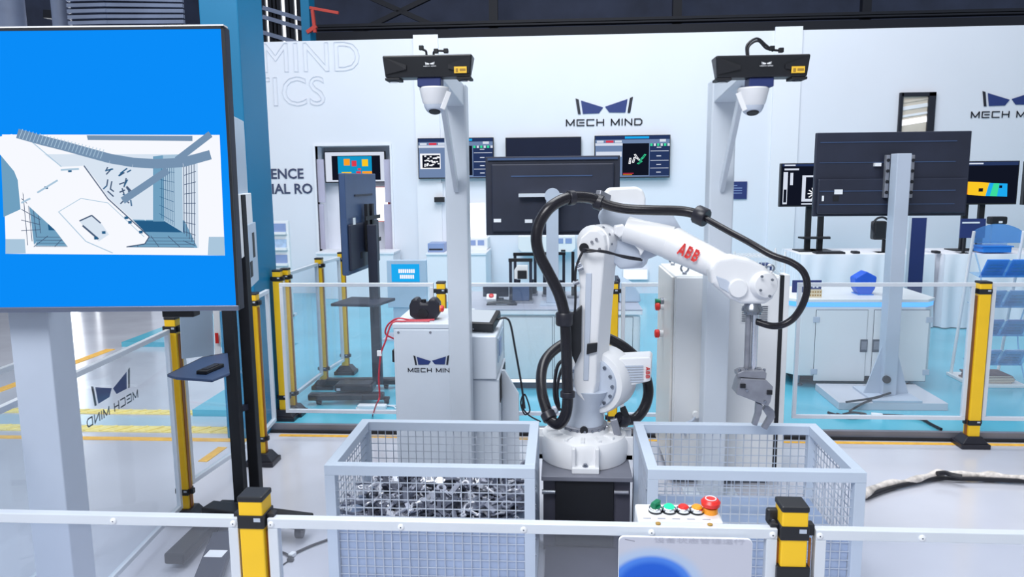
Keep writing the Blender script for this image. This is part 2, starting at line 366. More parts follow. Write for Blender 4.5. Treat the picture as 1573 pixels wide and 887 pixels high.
# daylight windows of the hall
a, c = P(404, 62, 17.9), P(462, -60, 17.9)
w2 = struct(MB().box(a.x, c.x, 17.88, 17.95, 2.6, c.z), 'window_2', 'em_window', 'tall barred hall window at the upper left')
for xx in (404, 416, 422, 428, 442, 448, 460):
    p = P(xx, 20, 17.8); MB().box(p.x-0.06, p.x+0.06, 17.78, 17.87, 2.6, c.z).build('mullion', 'beam_dark', w2)
for yy in (20, 34, 58): 
    p, q = P(404, yy-8, 17.75), P(464, yy+10, 17.75); MB().bar(p, q, 0.08, 0.09).build('glazing_bar', 'hall_pipe', w2)
w3 = struct(MB().box(P(60, 200, 17.9).x, P(290, 200, 17.9).x, 17.88, 17.95, 0.6, 4.6), 'window_3', 'em_gate', 'wide daylight gate window at the far end of the aisle')
for k in range(5):
    x = P(60, 200, 17.9).x + k*(P(290, 200, 17.9).x-P(60, 200, 17.9).x)/4; MB().box(x-0.05, x+0.05, 17.8, 17.87, 0.6, 4.6).build('mullion', 'beam_dark', w3)

# teal building column
c0, c1 = P(305, 12, 4.68), P(362, 12, 4.68)
col = struct(MB().box(c0.x, -1.985, 4.68, 5.08, 0, 6.0), 'column', 'teal_paint', 'teal painted steel building column', bevel=0.008)
struct(MB().box(P(465, 20, 13).x, P(478, 20, 13).x, 12.9, 13.2, 0, 7), 'column_far', 'teal_paint', 'slim pale teal hall column far behind the wall')
rp = struct(MB().bar(P(476, 12, 12.9), P(520, 20, 12.9), 0.045, 0.045).bar(P(480, 15, 12.9), P(484, 50, 12.9), 0.05, 0.05).bar(P(472, 50, 12.9), P(486, 40, 12.9), 0.06, 0.06), 'trim_9', 'red_paint', 'red steel bracket on the far column')
# big grey ducts and crates above the left television
tduct = T('ventilation_duct', 'fat grey vertical duct at the top left edge', 'duct', (P(20, 20, 14).x, 14, 0))
for xx, rr in ((14, 0.28),):
    p = P(xx, 20, 14); MB().cyl((p.x, 14, 0.0), (p.x, 14, 8), 0.27, n=24).build('duct_pipe', 'hall_pipe', tduct, smooth=True)
MB().cyl((P(20,20,14).x, 14, 0), (P(20,20,14).x, 14, 0.12), 0.36).build('duct_foot', 'hall_pipe', tduct)
p = P(93, 20, 14); t2 = T('ventilation_duct', 'narrow grey vertical duct beside the corrugated stack', 'duct', (p.x, 14, 0))
MB().cyl((p.x, 14, 0), (p.x, 14, 8), 0.15, n=20).build('duct_pipe', 'hall_pipe', t2, smooth=True); MB().cyl((p.x, 14, 0), (p.x, 14, 0.1), 0.2).build('duct_foot', 'hall_pipe', t2)
a, c = P(112, 45, 13.4), P(165, 0, 13.4)
t3 = T('louvre_tower', 'grey louvred box behind the top of the left television', 'louvre', (a.x, 13.4, 0))
MB().box(a.x, c.x+1.4, 13.4, 14.6, 0, 6).build('casing', 'hall_dark', t3)
for k in range(16):
    z = 4.3+k*0.1; MB().box(a.x-0.03, c.x, 13.32, 13.4, z, z+0.06).build('louvre_blade', 'hall_pipe', t3)
    MB().bar((c.x, 13.36, z+0.03), (c.x+1.4, 13.36, z+0.03-0.05*k*0.2), 0.06, 0.06).build('louvre_blade', 'hall_pipe', t3)

# --- lettering on the wall
s = T('wall_lettering', 'dark navy lettering on the white wall beside the niche', 'lettering', (-3.9, WY, 1.7))
for body, yy in (('INTELLIGENCE', 274), ('INDUSTRIAL RO', 297)):
    xr = 467 if 'ENCE' in body else 481
    q = P(xr, yy, WY-0.004); hgt = 14.5/1150*10.9
    text_mesh(body, 'ink_navy', q, X_, Z_, hgt, s, 'lettering', wide=1.0, align='RIGHT', ext=0.006, font_off=0.022)
s = T('raised_lettering', 'faint white raised outline lettering high on the wall', 'lettering', (-3.9, WY, 3.2))
for body, xr, yy, hh in (('MIND', 556, 108, 42), ('MECH', 396, 110, 42), ('ROBOTICS', 502, 161, 42)):
    text_mesh(body, 'emboss', P(xr, yy, WY-0.004), X_, Z_, hh/1150*10.9, s, 'raised_letters', wide=0.99, align='RIGHT', ext=0.008, outline=0.007)
for (xa, xb, yb, lab) in ((884, 972, 175, 'navy winged company logo on the wall above the unlit screen'), (1507, 1596, 163, 'navy winged company logo on the wall cut by the right picture edge')):
    a, c = P(xa, yb, WY-0.005), P(xb, yb, WY-0.005)
    s = T('wall_logo', lab, 'logo', ((a.x+c.x)/2, WY, a.z), 'company logos on the white wall')
    company_mark(s, (a+c)/2, X_, Z_, c.x-a.x, ext=0.006)

# ================================================================== FENCES
def make_post(name, label, h, wd, lo=0.16):
    t = T(name, label, 'fence post', (0, 0, 0), 'yellow guard fence posts')
    h2 = wd/2
    MB().box(-h2, h2, -h2, h2, 0.05, h-0.012).build('column', 'yellow_paint', t, bevel=0.003)
    for s_ in (-1, 1): MB().box(s_*h2-0.004, s_*h2+0.004, -h2*0.45, h2*0.45, 0.06, h-0.09).build('side_channel', 'amber_slot', t)
    MB().box(-h2-0.002, h2+0.002, -h2-0.002, h2+0.002, h-0.014, h).build('cap', 'black_plastic', t, bevel=0.004)
    for z in (h-0.062, lo, lo+0.30 if h < 1.02 else None):
        if z is None: continue
        g = MB().box(-h2-0.003, h2+0.003, -h2-0.003, h2+0.003, z-0.016, z+0.016); g.build('collar', 'black_plastic', t, bevel=0.002)
        for s_ in (-1, 1): MB().box(s_*(h2+0.011)-0.009, s_*(h2+0.011)+0.009, -0.012, 0.012, z-0.013, z+0.013).build('hinge_lug', 'black_plastic', t, bevel=0.002)
        MB().box(h2*0.3, h2*0.85, -h2-0.0045, -h2-0.003, z+0.002, z+0.011).build('latch_mark', 'pole_grey', t)
    f = MB(); e = 0.088
    f.add([(-e,-0.07,0),(e,-0.07,0),(e,0.07,0),(-e,0.07,0),(-e,-0.07,0.03),(e,-0.07,0.03),(e,0.07,0.03),(-e,0.07,0.03)], [(3,2,1,0),(4,5,6,7),(0,1,5,4),(1,2,6,5),(2,3,7,6),(3,0,4,7)])
    a = 0.045
    f.add([(-e*0.9,-0.06,0.03),(e*0.9,-0.06,0.03),(e*0.9,0.06,0.03),(-e*0.9,0.06,0.03),(-a,-a,0.075),(a,-a,0.075),(a,a,0.075),(-a,a,0.075)], [(3,2,1,0),(4,5,6,7),(0,1,5,4),(1,2,6,5),(2,3,7,6),(3,0,4,7)])
    f.build('foot', 'rubber', t, bevel=0.004)
    return t
FY = 1.6
def frontx(x): return P(x, 790, FY).x
wdF = 0.057
fp = make_post('fence_post', 'yellow post with black cap, front left, before the left bin', 0.979, wdF)
fp.location = (frontx(384.5), FY+wdF/2, 0)
copy_tree(fp, (frontx(1222.5), FY+wdF/2, 0), 'yellow post with black cap, front right, next to the push buttons')
for o in fp.children:
    pass
bp = make_post('fence_post', 'yellow post in front of the clear brochure rack', 1.055, 0.068)
q = G(1470, 672); bp.location = (q.x, 4.73, 0)
far = [((288, 800), 0, 'yellow post nearest the grey television pole at left'), ((404, 712), 0, 'yellow post just right of the black trolley uprights'),
       ((435, 652), PLAT, 'yellow post touching the right edge of the teal column'), ((450, 637), PLAT, 'second yellow post right of the teal column'),
       ((499, 596), PLAT, 'yellow post left of the tilted rear-facing television'), ((532, 574), PLAT, 'faint yellow post behind the tilted television')]
FP = []
bn = make_post('fence_post', 'yellow post', 1.055, 0.054)
for (px, z, lab) in far:
    q = G(px[0], px[1], z)
    if px[0] == 435: q = V((-1.935, 4.96, 0))
    FP.append(copy_tree(bn, (q.x, q.y, z), lab) if FP else bn); FP[-1].location = (q.x, q.y, z); FP[-1]['label'] = lab; ORG[FP[-1].name] = V((q.x, q.y, z))
for xx, lab in ((679, 'yellow post tip behind the left camera tower'), (942, 'yellow post behind the robot upper arm')):
    p = P(xx, 480, 4.74); FP.append(copy_tree(bn, (p.x, 4.73, 0), lab))

def fence_panel(label, p0, p1, z0, z1, glass='fence_glass', wd=0.024, bolts=(), parent_label=None, stiles=True):
    p0, p1 = V((p0[0], p0[1], 0)), V((p1[0], p1[1], 0)); L = (p1-p0).length; d = (p1-p0)/L
    ang = math.atan2(d.y, d.x); M = Matrix.Translation(p0) @ Matrix.Rotation(ang, 4, 'Z')
    t = T('glass_fence', label, 'fence', (p0.x, p0.y, z0), 'clear guard fence panels')
    h = wd/2
    MB(M).box(0, L, -h, h, z1-wd, z1).build('top_rail', 'aluminium', t, bevel=0.002)
    MB(M).box(0, L, -h, h, z0, z0+wd).build('bottom_rail', 'aluminium', t, bevel=0.002)
    if stiles:
        for x in (0, L-wd): MB(M).box(x, x+wd, -h, h, z0+wd, z1-wd).build('stile', 'aluminium', t, bevel=0.002)
    MB(M).box(wd*0.9, L-wd*0.9, -0.002, 0.002, z0+wd*0.9, z1-wd*0.9).build('pane', glass, t)
    for x in bolts:
        c = M @ V((x, -h, z1-wd*0.55)); n = M.to_3x3() @ V((0, -1, 0))
        bo = MB().lathe(c, n, [(0.0075, 0), (0.0075, 0.002), (0.005, 0.0038)], 12).build('bolt', 'label_white', t, smooth=True)
        MB().cyl(c+n*0.0038, c+n*0.0042, 0.0018, n=6).build('socket', 'seam_dark', bo)
    return t
RZ = P(700, 806, FY).z
def bl(xs, x0): return [frontx(x)-x0 for x in xs]
xL0, xL1 = -2.1, frontx(361.5); xM0, xM1 = frontx(407), frontx(1198); xR0, xR1 = frontx(1257), 2.4
fence_panel('clear fence panel at front left, under the large blue television', (xL0, FY+0.02), (xL1, FY+0.02), 0.12, RZ, 'front_glass', bolts=[frontx(x)-xL0 for x in (170, 355)])
fence_panel('clear fence panel at front centre carrying the push button box', (xM0, FY+0.02), (xM1, FY+0.02), 0.12, RZ, 'front_glass', bolts=[frontx(x)-xM0 for x in (413, 614, 804, 1002, 1190)])
fence_panel('clear fence panel at front right before the empty floor', (xR0, FY+0.02), (xR1, FY+0.02), 0.12, RZ, 'front_glass', bolts=[frontx(x)-xR0 for x in (1263, 1422)])
# side and back panels
fpos = [V(o.location) for o in FP]; bpos = V(bp.location)
g = 0.05
def between(label, a, b, z0=0.17, z1=1.03, **k):
    a, b = V((a.x, a.y, 0)), V((b.x, b.y, 0)); d = (b-a).normalized()
    return fence_panel(label, a+d*g, b-d*g, z0, z1, **k)
pn = V((-1.757, 1.90, 0))
lp = fence_panel('clear side fence panel with the mirrored company logo', (pn.x, pn.y), (fpos[0].x-0.0, fpos[0].y-0.05), 0.09, 1.0, wd=0.022)
d = (V((fpos[0].x, fpos[0].y, 0))-pn).normalized()
# logo on the outer face of the glass: reads correctly from the far (left) side
nrm = V((-d.y, d.x, 0))
gp = lambda x, y: ON(x, y, pn+nrm*0.006, nrm)
cmid = gp(175, 610)
company_mark(lp, cmid, -d, Z_, abs((gp(144, 610)-gp(204, 590)).dot(d)), ext=0.003)
fence_panel('clear outer fence panel beyond the grey television pole', (-2.10, 1.3), (-2.17, 3.05), 0.09, 1.0, wd=0.022)
between('clear side fence panel behind the black trolley', fpos[0], fpos[1])
between('clear side fence panel beside the teal column', fpos[1], V((-1.85, 4.60, 0)))
between('narrow clear panel between the two posts right of the teal column', fpos[2], fpos[3], PLAT+0.15, 1.05)
between('clear angled fence panel left of the tilted television', fpos[3], fpos[4], PLAT+0.12, 1.07)
between('clear fence panel farthest left behind the tilted television', fpos[4], fpos[5], PLAT+0.12, 1.07)
mx_ = P(1210, 500, 4.73).x
between('clear back fence panel left of the company control cabinet', V((fpos[3].x+0.03, 4.73, 0)), fpos[6], 0.17, 1.045)
between('clear back fence panel behind the robot lower arm', fpos[6], fpos[7], 0.17, 1.045)
between('clear back fence panel behind the white electrical cabinet', fpos[7], V((mx_, 4.73, 0)), 0.17, 1.045)
between('clear back fence panel before the rear-facing right television', V((mx_, 4.73, 0)), bpos, 0.17, 1.045)
between('clear back fence panel before the brochure rack', bpos, V((bpos.x+1.2, 4.73, 0)), 0.17, 1.045)
# notice sticker on the side panel
q0 = fpos[0].lerp(fpos[1], 0.62)
st = T('notice_sticker', 'small white and red notice on the side fence glass', 'notice', (q0.x+0.006, q0.y, 0.72))
MB().box(q0.x+0.005, q0.x+0.007, q0.y-0.06, q0.y+0.05, 0.72, 0.84).build('sheet', 'label_white', st); MB().box(q0.x+0.0072, q0.x+0.0082, q0.y-0.03, q0.y+0.02, 0.75, 0.80).build('red_mark', 'abb_red', st)

# sign board hung on the front fence
sb = T('notice_board', 'light grey board with blue print hung on the front fence', 'board', (frontx(1050), FY, 0.5))
a, c = P(950, 826, FY), P(1155, 826, FY)
def rounded(x0, x1, z0, z1, r, y, n=6):
    out = []
    for cx_, cz_, a0 in ((x1-r, z1-r, 0), (x0+r, z1-r, 90), (x0+r, z0+r, 180), (x1-r, z0+r, 270)):
        out += [V((cx_+r*math.cos(math.radians(a0+90*k/n)), y, cz_+r*math.sin(math.radians(a0+90*k/n)))) for k in range(n+1)]
    return out
nb = MB().prism(rounded(a.x, c.x, 0.45, a.z+0.006, 0.012, FY-0.002), (0, -0.006, 0)).build('board', 'label_white', sb)
m = bpy.data.materials.new('board_print'); m.use_nodes = True; nt = m.node_tree; bs = nt.nodes['Principled BSDF']; bs.inputs['Roughness'].default_value = 0.5
tc = nt.nodes.new('ShaderNodeTexCoord'); mp = nt.nodes.new('ShaderNodeMapping'); gr = nt.nodes.new('ShaderNodeTexGradient'); gr.gradient_type = 'SPHERICAL'
lw = a.x-frontx(1050); bc = P(1000, 900, FY); mp.inputs['Location'].default_value = (-(bc.x-frontx(1050))/0.13, 0, -(bc.z-0.5)/0.105); mp.inputs['Scale'].default_value = (1/0.13, 0, 1/0.105)
rp_ = nt.nodes.new('ShaderNodeValToRGB'); rp_.color_ramp.interpolation = 'EASE'
for pos, cc in ((0.0, (196, 198, 212)), (0.22, (176, 196, 226)), (0.34, (70, 130, 226)), (0.5, (12, 92, 208))):
    e = rp_.color_ramp.elements.new(pos) if pos not in (0.0,) else rp_.color_ramp.elements[0]; e.color = rgb(cc)
rp_.color_ramp.elements[-1].color = rgb((8, 84, 200))
nt.links.new(tc.outputs['Object'], mp.inputs['Vector']); nt.links.new(mp.outputs[0], gr.inputs[0]); nt.links.new(gr.outputs['Fac'], rp_.inputs[0]); nt.links.new(rp_.outputs[0], bs.inputs['Base Color'])
MATS['board_print'] = m
MB().prism(rounded(a.x+0.001, c.x-0.001, 0.451, a.z+0.005, 0.012, FY-0.0082), (0, -0.0006, 0)).build('print', 'board_print', sb)
text_mesh('设备状态管理运行', 'print_faint', P(1004, 833, FY-0.0095), X_, Z_, 0.009, sb, 'heading', width=P(1142, 833, FY).x-P(1004, 833, FY).x, ext=0.0006)
MB().bar(P(960, 829, FY-0.0092), P(975, 832, FY-0.0092), 0.0006, 0.0015).build('print_line', 'print_grey', sb)

# push button box behind the front rail
bz = RZ - 0.004
b0, b1 = frontx(983), P(1118, 800, FY).x
bx = T('push_button_box', 'white push button box on the front rail', 'control box', ((b0+b1)/2, 1.69, 0.8))
tilt = Matrix.Translation(((b0+b1)/2, 1.637, bz-0.002)) @ Matrix.Rotation(math.radians(3), 4, 'X')
hw = (b1-b0)/2
MB(tilt).box(-hw, hw, 0, 0.085, -0.05, 0.006).build('housing', 'cabinet_white', bx, bevel=0.006)
MB(tilt).box(-hw*0.6, hw*0.6, -0.005, 0.0, -0.05, -0.02).build('bracket', 'aluminium', bx)
for xx in (1013, 1094):
    q = V((P(xx, 803, FY).x, FY+0.022, RZ)); MB().lathe(q, Z_, [(0.006, 0), (0.006, 0.003), (0.003, 0.004)], 10).build('fixing_screw', 'gold_ink', bx)
NT = [(-0.078, 'green_plastic', 'selector'), (-0.042, 'em_lamp_green', 'lamp'), (-0.009, 'red_plastic', 'button'), (0.023, 'orange_plastic', 'button')]
for xx, kind in ((1008, 0), (1029, 1), (1051, 2), (1072, 3)):
    wx = P(xx, 785, FY+0.07).x-(b0+b1)/2; c = V((wx, 0.046, 0.006)); n = V((0, 0, 1))
    name = ('selector_knob', 'lit_button', 'push_button', 'push_button')[kind]
    base = MB(tilt).lathe(c, n, [(0.0165, 0), (0.0165, 0.004)], 20).build(name, 'black_plastic', bx, smooth=True, label=('green rotary selector knob', 'glowing green button', 'red push button', 'orange push button')[kind])
    MB(tilt).lathe(c+n*0.004, n, [(0.016, 0), (0.016, 0.006), (0.013, 0.008)], 20).build('chrome_ring', 'chrome', base, smooth=True)
    cap = MB(tilt)
    if kind == 0:
        cap.lathe(c+n*0.011, n, [(0.0125, 0), (0.0125, 0.004)], 20); cap.bar(c+V((-0.007, -0.010, 0.019)), c+V((0.008, 0.010, 0.019)), 0.011, 0.013)
    else: cap.lathe(c+n*0.011, n, [(0.0125, 0), (0.0125, 0.003), (0.009, 0.006)], 20)
    cap.build('button_cap', NT[kind][1], base, smooth=True)
wx = P(1093, 782, FY+0.07).x-(b0+b1)/2; c = V((wx, 0.046, 0.006))
es = MB(tilt).lathe(c, Z_, [(0.017, 0), (0.017, 0.014)], 20).build('emergency_stop', 'orange_plastic', bx, smooth=True, label='red mushroom emergency stop')
MB(tilt).lathe(c+V((0, 0, 0.014)), Z_, [(0.013, 0), (0.0215, 0.005), (0.0225, 0.014), (0.017, 0.020), (0.005, 0.021)], 24).build('mushroom_head', 'red_plastic', es, smooth=True)
MB(tilt).torus(c+V((0, 0, 0.0355)), Z_, 0.012, 0.0012, 20, 5).build('arrow_ring', 'label_white', es)
for k, wx in enumerate((-0.075, -0.042, -0.009, 0.025, 0.06)):
    MB(tilt).box(wx-0.009, wx+0.009, 0.010, 0.014, 0.006, 0.0066).build('button_caption', 'print_grey', bx)
# ================================================================== WIRE BINS
def wire_bin(name, label, x0, x1, y0, y1, zt, sheet_z):
    t = T(name, label, 'wire bin', ((x0+x1)/2, (y0+y1)/2, 0), 'wire mesh parts bins'); w_ = 0.042
    for xa in (x0, x1-w_):
        for ya in (y0, y1-w_): MB().box(xa, xa+w_, ya, ya+w_, 0.042, zt-w_).build('corner_post', 'bin_paint', t, bevel=0.002)
    for z0 in (zt-w_, 0.0):
        for ya in (y0, y1-w_): MB().box(x0, x1, ya, ya+w_, z0, z0+w_).build('frame_rail', 'bin_paint', t, bevel=0.002)
        for xa in (x0, x1-w_): MB().box(xa, xa+w_, y0+w_, y1-w_, z0, z0+w_).build('frame_rail', 'bin_paint', t, bevel=0.002)
    sp = 0.0365; zb, zc = 0.042, zt-w_
    def grid(u0, u1, fn):
        b = MB(); n = int((u1-u0)/sp); 
        for i in range(1, n+1): b.bar(fn(u0+(u1-u0)*i/(n+1), zb), fn(u0+(u1-u0)*i/(n+1), zc), 0.0034, 0.0034)
        k = int((zc-zb)/sp)
        for j in range(1, k+1): b.bar(fn(u0, zb+(zc-zb)*j/(k+1), 0.0034), fn(u1, zb+(zc-zb)*j/(k+1), 0.0034), 0.0034, 0.0034)
        return b
    for yy, sgn in ((y0+0.02, 1), (y1-0.02, -1)): grid(x0+w_, x1-w_, lambda u, z, e=0, yy=yy: (u, yy+e, z)).build('wire_mesh', 'bin_wire', t)
    for xx in (x0+0.02, x1-0.02): grid(y0+w_, y1-w_, lambda u, z, e=0, xx=xx: (xx+e, u, z)).build('wire_mesh', 'bin_wire', t)
    MB().box(x0+0.03, x1-0.03, y0+0.032, y1-0.03, sheet_z-0.06, sheet_z-0.05).build('inner_floor', 'bin_sheet', t)
    MB().box(x0+0.045, x1-0.045, y0+0.028, y0+0.031, 0.05, sheet_z).build('front_liner', 'bin_sheet', t)
    for xx in (x0, x1):
        for k in range(5):
            z = zt-0.09-0.07*k; s_ = -1 if xx == x0 else 1
            for dy in (0.02,): MB().cyl((xx, y0+dy, z), (xx+s_*0.003, y0+dy, z), 0.005, n=8).build('rivet', 'steel', t)
    return t
ZT = 0.585
BL = (P(500, 716, 2.8).x, P(822, 718, 2.8).x); BR = (P(1000, 722, 2.8).x-0.015, P(1329, 722, 2.8).x)
wire_bin('wire_bin', 'pale grey wire mesh bin heaped with metal parts', BL[0], BL[1], 2.78, 3.36, ZT, 0.335)
wire_bin('wire_bin', 'empty pale grey wire mesh bin under the gripper', BR[0], BR[1], 2.78, 3.36, ZT+0.004, 0.30)
# divider tray inside the empty bin
# loose castings
def rod(L, R1, R2, th, mtl):
    b = MB(); b.torus((0,0,0), Z_, R1, th, 12, 6); b.torus((L,0,0), Z_, R2, th, 10, 6); b.bar((R1,0,0), (L-R2,0,0), th*1.7, th*1.4); return b
kinds = []
def seed(b, m, lab, name):
    o = b.build(name, m, smooth=True); tag(o, lab, 'metal part', 'loose castings in the left bin'); kinds.append(o); return o
seed(rod(0.075, 0.015, 0.011, 0.0055, 0), 'cast_part_c', 'loose cast connecting rod with a ring at each end in the heaped bin', 'connecting_rod')
seed(rod(0.11, 0.022, 0.014, 0.0075, 0), 'cast_part', 'long dark connecting rod with two rings in the heaped bin', 'connecting_rod')
b = MB(); b.bar((-0.05,0,0),(0.0,0,0),0.02,0.008); b.bar((0,0,0),(0.045,0.03,0.01),0.018,0.008); b.bar((0,0,0),(0.04,-0.035,0.005),0.018,0.008); b.torus((-0.055,0,0),Z_,0.012,0.005,10,6)
seed(b, 'cast_part_b', 'dark forked cast bracket lying in the heaped bin', 'forked_bracket')
b = MB(); b.prism([(-0.05,-0.025,0),(0.05,-0.018,0),(0.06,0.01,0),(0.02,0.03,0),(-0.04,0.028,0)],(0,0,0.007)); b.bar((-0.045,0.02,0.004),(-0.02,0.02,0.05),0.02,0.006); b.cyl((0.03,0,0.0),(0.03,0,0.03),0.011,n=10)
seed(b, 'cast_part', 'grey plate casting with a bent tab in the heaped bin', 'plate_casting')
b = MB(); b.tube([(-0.06,0,0),(-0.02,0.03,0.01),(0.03,0.03,0.0),(0.06,-0.01,0.01)],0.006,8,4); b.torus((-0.066,-0.003,0),Z_,0.01,0.005,10,6); b.box(0.05,0.08,-0.03,0.0,0,0.012)
seed(b, 'cast_part_c', 'bright curved lever casting in the heaped bin', 'lever_casting')
for k in kinds: k.rotation_mode = 'XYZ'
x0, x1 = BL[0]+0.085, BL[1]-0.085; y0, y1 = 2.89, 3.265; n = 0
for lay, (zz, nx, ny, tl) in enumerate(((0.292, 9, 6, 0.2), (0.308, 10, 6, 0.4), (0.324, 10, 6, 0.6), (0.342, 9, 5, 0.6), (0.35, 5, 3, 0.5))):
    for i in range(nx):
        for j in range(ny):
            src = random.choice(kinds); o = src if n < 5 and (src := kinds[n]) else None
            if o is None: o = src.copy(); COL.objects.link(o)
            fx = (i+0.5+random.uniform(-0.35, 0.35)+0.25*(lay % 2))/nx; fy = (j+0.5+random.uniform(-0.35, 0.35))/ny
            hump = 0.012*math.exp(-((fy-0.85)**2)/0.1)*(lay/4)
            o.location = (x0+(x1-x0)*min(fx, 1), y0+(y1-y0)*fy, zz+hump+random.uniform(0, 0.012))
            o.rotation_euler = (random.uniform(-tl, tl), random.uniform(-tl, tl), random.uniform(0, 6.28)); o.scale = (1.22,)*3 if abs(fx-0.5) < 0.4 and abs(fy-0.5) < 0.38 else (0.95,)*3; n += 1
# ================================================================== ROBOT
RY = 3.5
def R(x, y, dy=0.0): return P(x, y, RY+dy)
cx_ = R(897, 690).x; PZ = 0.37
pd = T('robot_pedestal', 'dark grey steel pedestal under the robot between the bins', 'pedestal', (cx_, RY, 0))
MB().box(BL[1]+0.012, BR[0]-0.012, 3.225, 3.85, PZ-0.022, PZ).build('top_plate', 'pedestal_grey', pd, bevel=0.003)
MB().box(BL[1]+0.02, BR[0]-0.02, 3.26, 3.83, 0, PZ-0.022).build('body', 'pedestal_dark', pd)
MB().box(BL[1]+0.03, BR[0]-0.03, 2.55, 3.258, 0, 0.018).build('floor_plate', 'pedestal_dark', pd)
a, c = P(853, 800, 3.255), P(943, 738, 3.255)
MB().box(a.x, c.x, 3.245, 3.26, a.z-0.12, c.z).build('access_cover', 'black_matt', pd, bevel=0.003)
q = P(836, 761, 3.2)
MB().cyl((BL[1]+0.015, 3.235, q.z), (a.x, 3.235, q.z), 0.011).build('conduit', 'steel', pd, smooth=True)
MB().cyl((c.x, 3.235, q.z+0.004), (BR[0]-0.03, 3.235, q.z+0.004), 0.009).build('conduit', 'steel_dark', pd, smooth=True)

rb = T('industrial_robot', 'white six axis industrial robot arm between the two wire bins', 'robot', (cx_, RY, PZ))
Bc = V((cx_, RY, PZ))
base = MB().lathe(Bc, Z_, [(0.185,0),(0.208,0.002),(0.212,0.03),(0.212,0.095),(0.2,0.118),(0.165,0.128),(0.12,0.13),(0.112,0.15)], 48).build('base', 'robot_white', rb, smooth=True)
for ang in (-90, 0, 180, 90):
    A = Matrix.Translation(Bc) @ Matrix.Rotation(math.radians(ang), 4, 'Z')
    lug = MB(A); lug.box(0.10, 0.232, -0.062, -0.045, 0, 0.115); lug.box(0.10, 0.232, 0.045, 0.062, 0, 0.115); lug.box(0.10, 0.243, -0.062, 0.062, 0, 0.028)
    lug.build('mounting_lug', 'robot_white', base, bevel=0.004)
    MB(A).lathe((0.222, 0, 0.028), Z_, [(0.014, 0), (0.014, 0.004), (0.009, 0.004), (0.009, 0.013)], 8).build('anchor_bolt', 'steel', base)
for k in range(14):
    an = math.radians(k*360/14+9); q = Bc+V((0.155*math.cos(an), 0.155*math.sin(an), 0.128)); d_ = V((math.cos(an), math.sin(an), 0))
    MB().bar(q-d_*0.028, q+d_*0.028, 0.018, 0.016).build('base_rib', 'robot_white', base, bevel=0.003)
MB().lathe(Bc+V((0,0,0.148)), Z_, [(0.108,0),(0.112,0.004),(0.112,0.016),(0.1,0.02)], 40).build('turntable_ring', 'steel_dark', rb, smooth=True)
for k in range(20):
    an = k*math.pi/10; q = Bc+V((0.112*math.cos(an), 0.112*math.sin(an), 0.155)); MB().cyl(q, q+V((math.cos(an)*0.004, math.sin(an)*0.004, 0)), 0.006, n=6).build('ring_bolt', 'steel', base)
# swivel body: cast neck and shoulder
ax = V((0.50, 0.866, 0)).normalized()                          # axis 2 direction, to the right and away
nk = MB()
rings = [(0.168, 0.098, 0.098, 0.0), (0.20, 0.095, 0.085, 0.0), (0.24, 0.075, 0.08, 0.01), (0.29, 0.085, 0.10, 0.025), (0.34, 0.10, 0.12, 0.035)]
vs = []; n = 20
for z, rx, ry, ox in rings: vs += [Bc+V((ox+rx*math.cos(2*math.pi*i/n), ry*math.sin(2*math.pi*i/n), z)) for i in range(n)]
nk.add(vs, [(k*n+i,k*n+(i+1)%n,(k+1)*n+(i+1)%n,(k+1)*n+i) for k in range(4) for i in range(n)]+[tuple(range(n-1,-1,-1)),tuple(range(4*n,5*n))])
nk.build('swivel_neck', 'robot_grey', rb, smooth=True)
pl = R(897, 661, -0.10); MB().cyl(pl+V((0, 0.0, 0)), pl+V((0, -0.012, 0)), 0.019, n=16).build('round_plug', 'black_matt', rb, smooth=True)
q = R(945, 655, -0.05); MB().bar(q+V((-0.008,0,0.035)), q+V((0.012,-0.01,-0.04)), 0.035, 0.03).build('stop_block', 'steel_dark', rb, bevel=0.003)
sc = R(920, 584, 0.02)
sh = MB().lathe(sc-ax*0.06, ax, [(0.11,0),(0.148,0.004),(0.155,0.02),(0.155,0.15),(0.14,0.175),(0.1,0.18)], 40).build('shoulder_housing', 'robot_white', rb, smooth=True)
MB().lathe(sc-ax*0.072, ax, [(0.118,0),(0.122,0.006),(0.122,0.014)], 36).build('shoulder_flange', 'robot_grey', sh, smooth=True)
sx, sy = frame_of(ax)
for k in range(14):
    an = k*2*math.pi/14; q = sc-ax*0.072+(sx*math.cos(an)+sy*math.sin(an))*0.108; MB().cyl(q, q-ax*0.008, 0.0085, n=8).build('flange_bolt', 'steel', sh)
# shoulder motor to the right
mo = MB(); m0, m1 = R(948, 590, 0.02), R(1000, 549, 0.02)
mo.prism([R(946,557,-0.03), R(953,551,-0.03), R(998,549,-0.03), R(1001,553,-0.03), R(999,586,-0.03), R(957,596,-0.03), R(946,594,-0.03)], (0.02, 0.13, 0)); mo = mo.build('shoulder_motor', 'robot_white', rb, bevel=0.006)
for k in range(7):
    yy = 563+k*3.9; MB().bar(R(954, yy+0.3, -0.034), R(988, yy-0.6, -0.034), 0.006, 0.0055).build('cooling_rib', 'robot_grey', mo)
block_text('ABB', 'abb_red', R(992, 564, -0.034), V((0,0,-1)), X_, 0.019, 0.055, mo, 'maker_name', 0.24, 0.004)
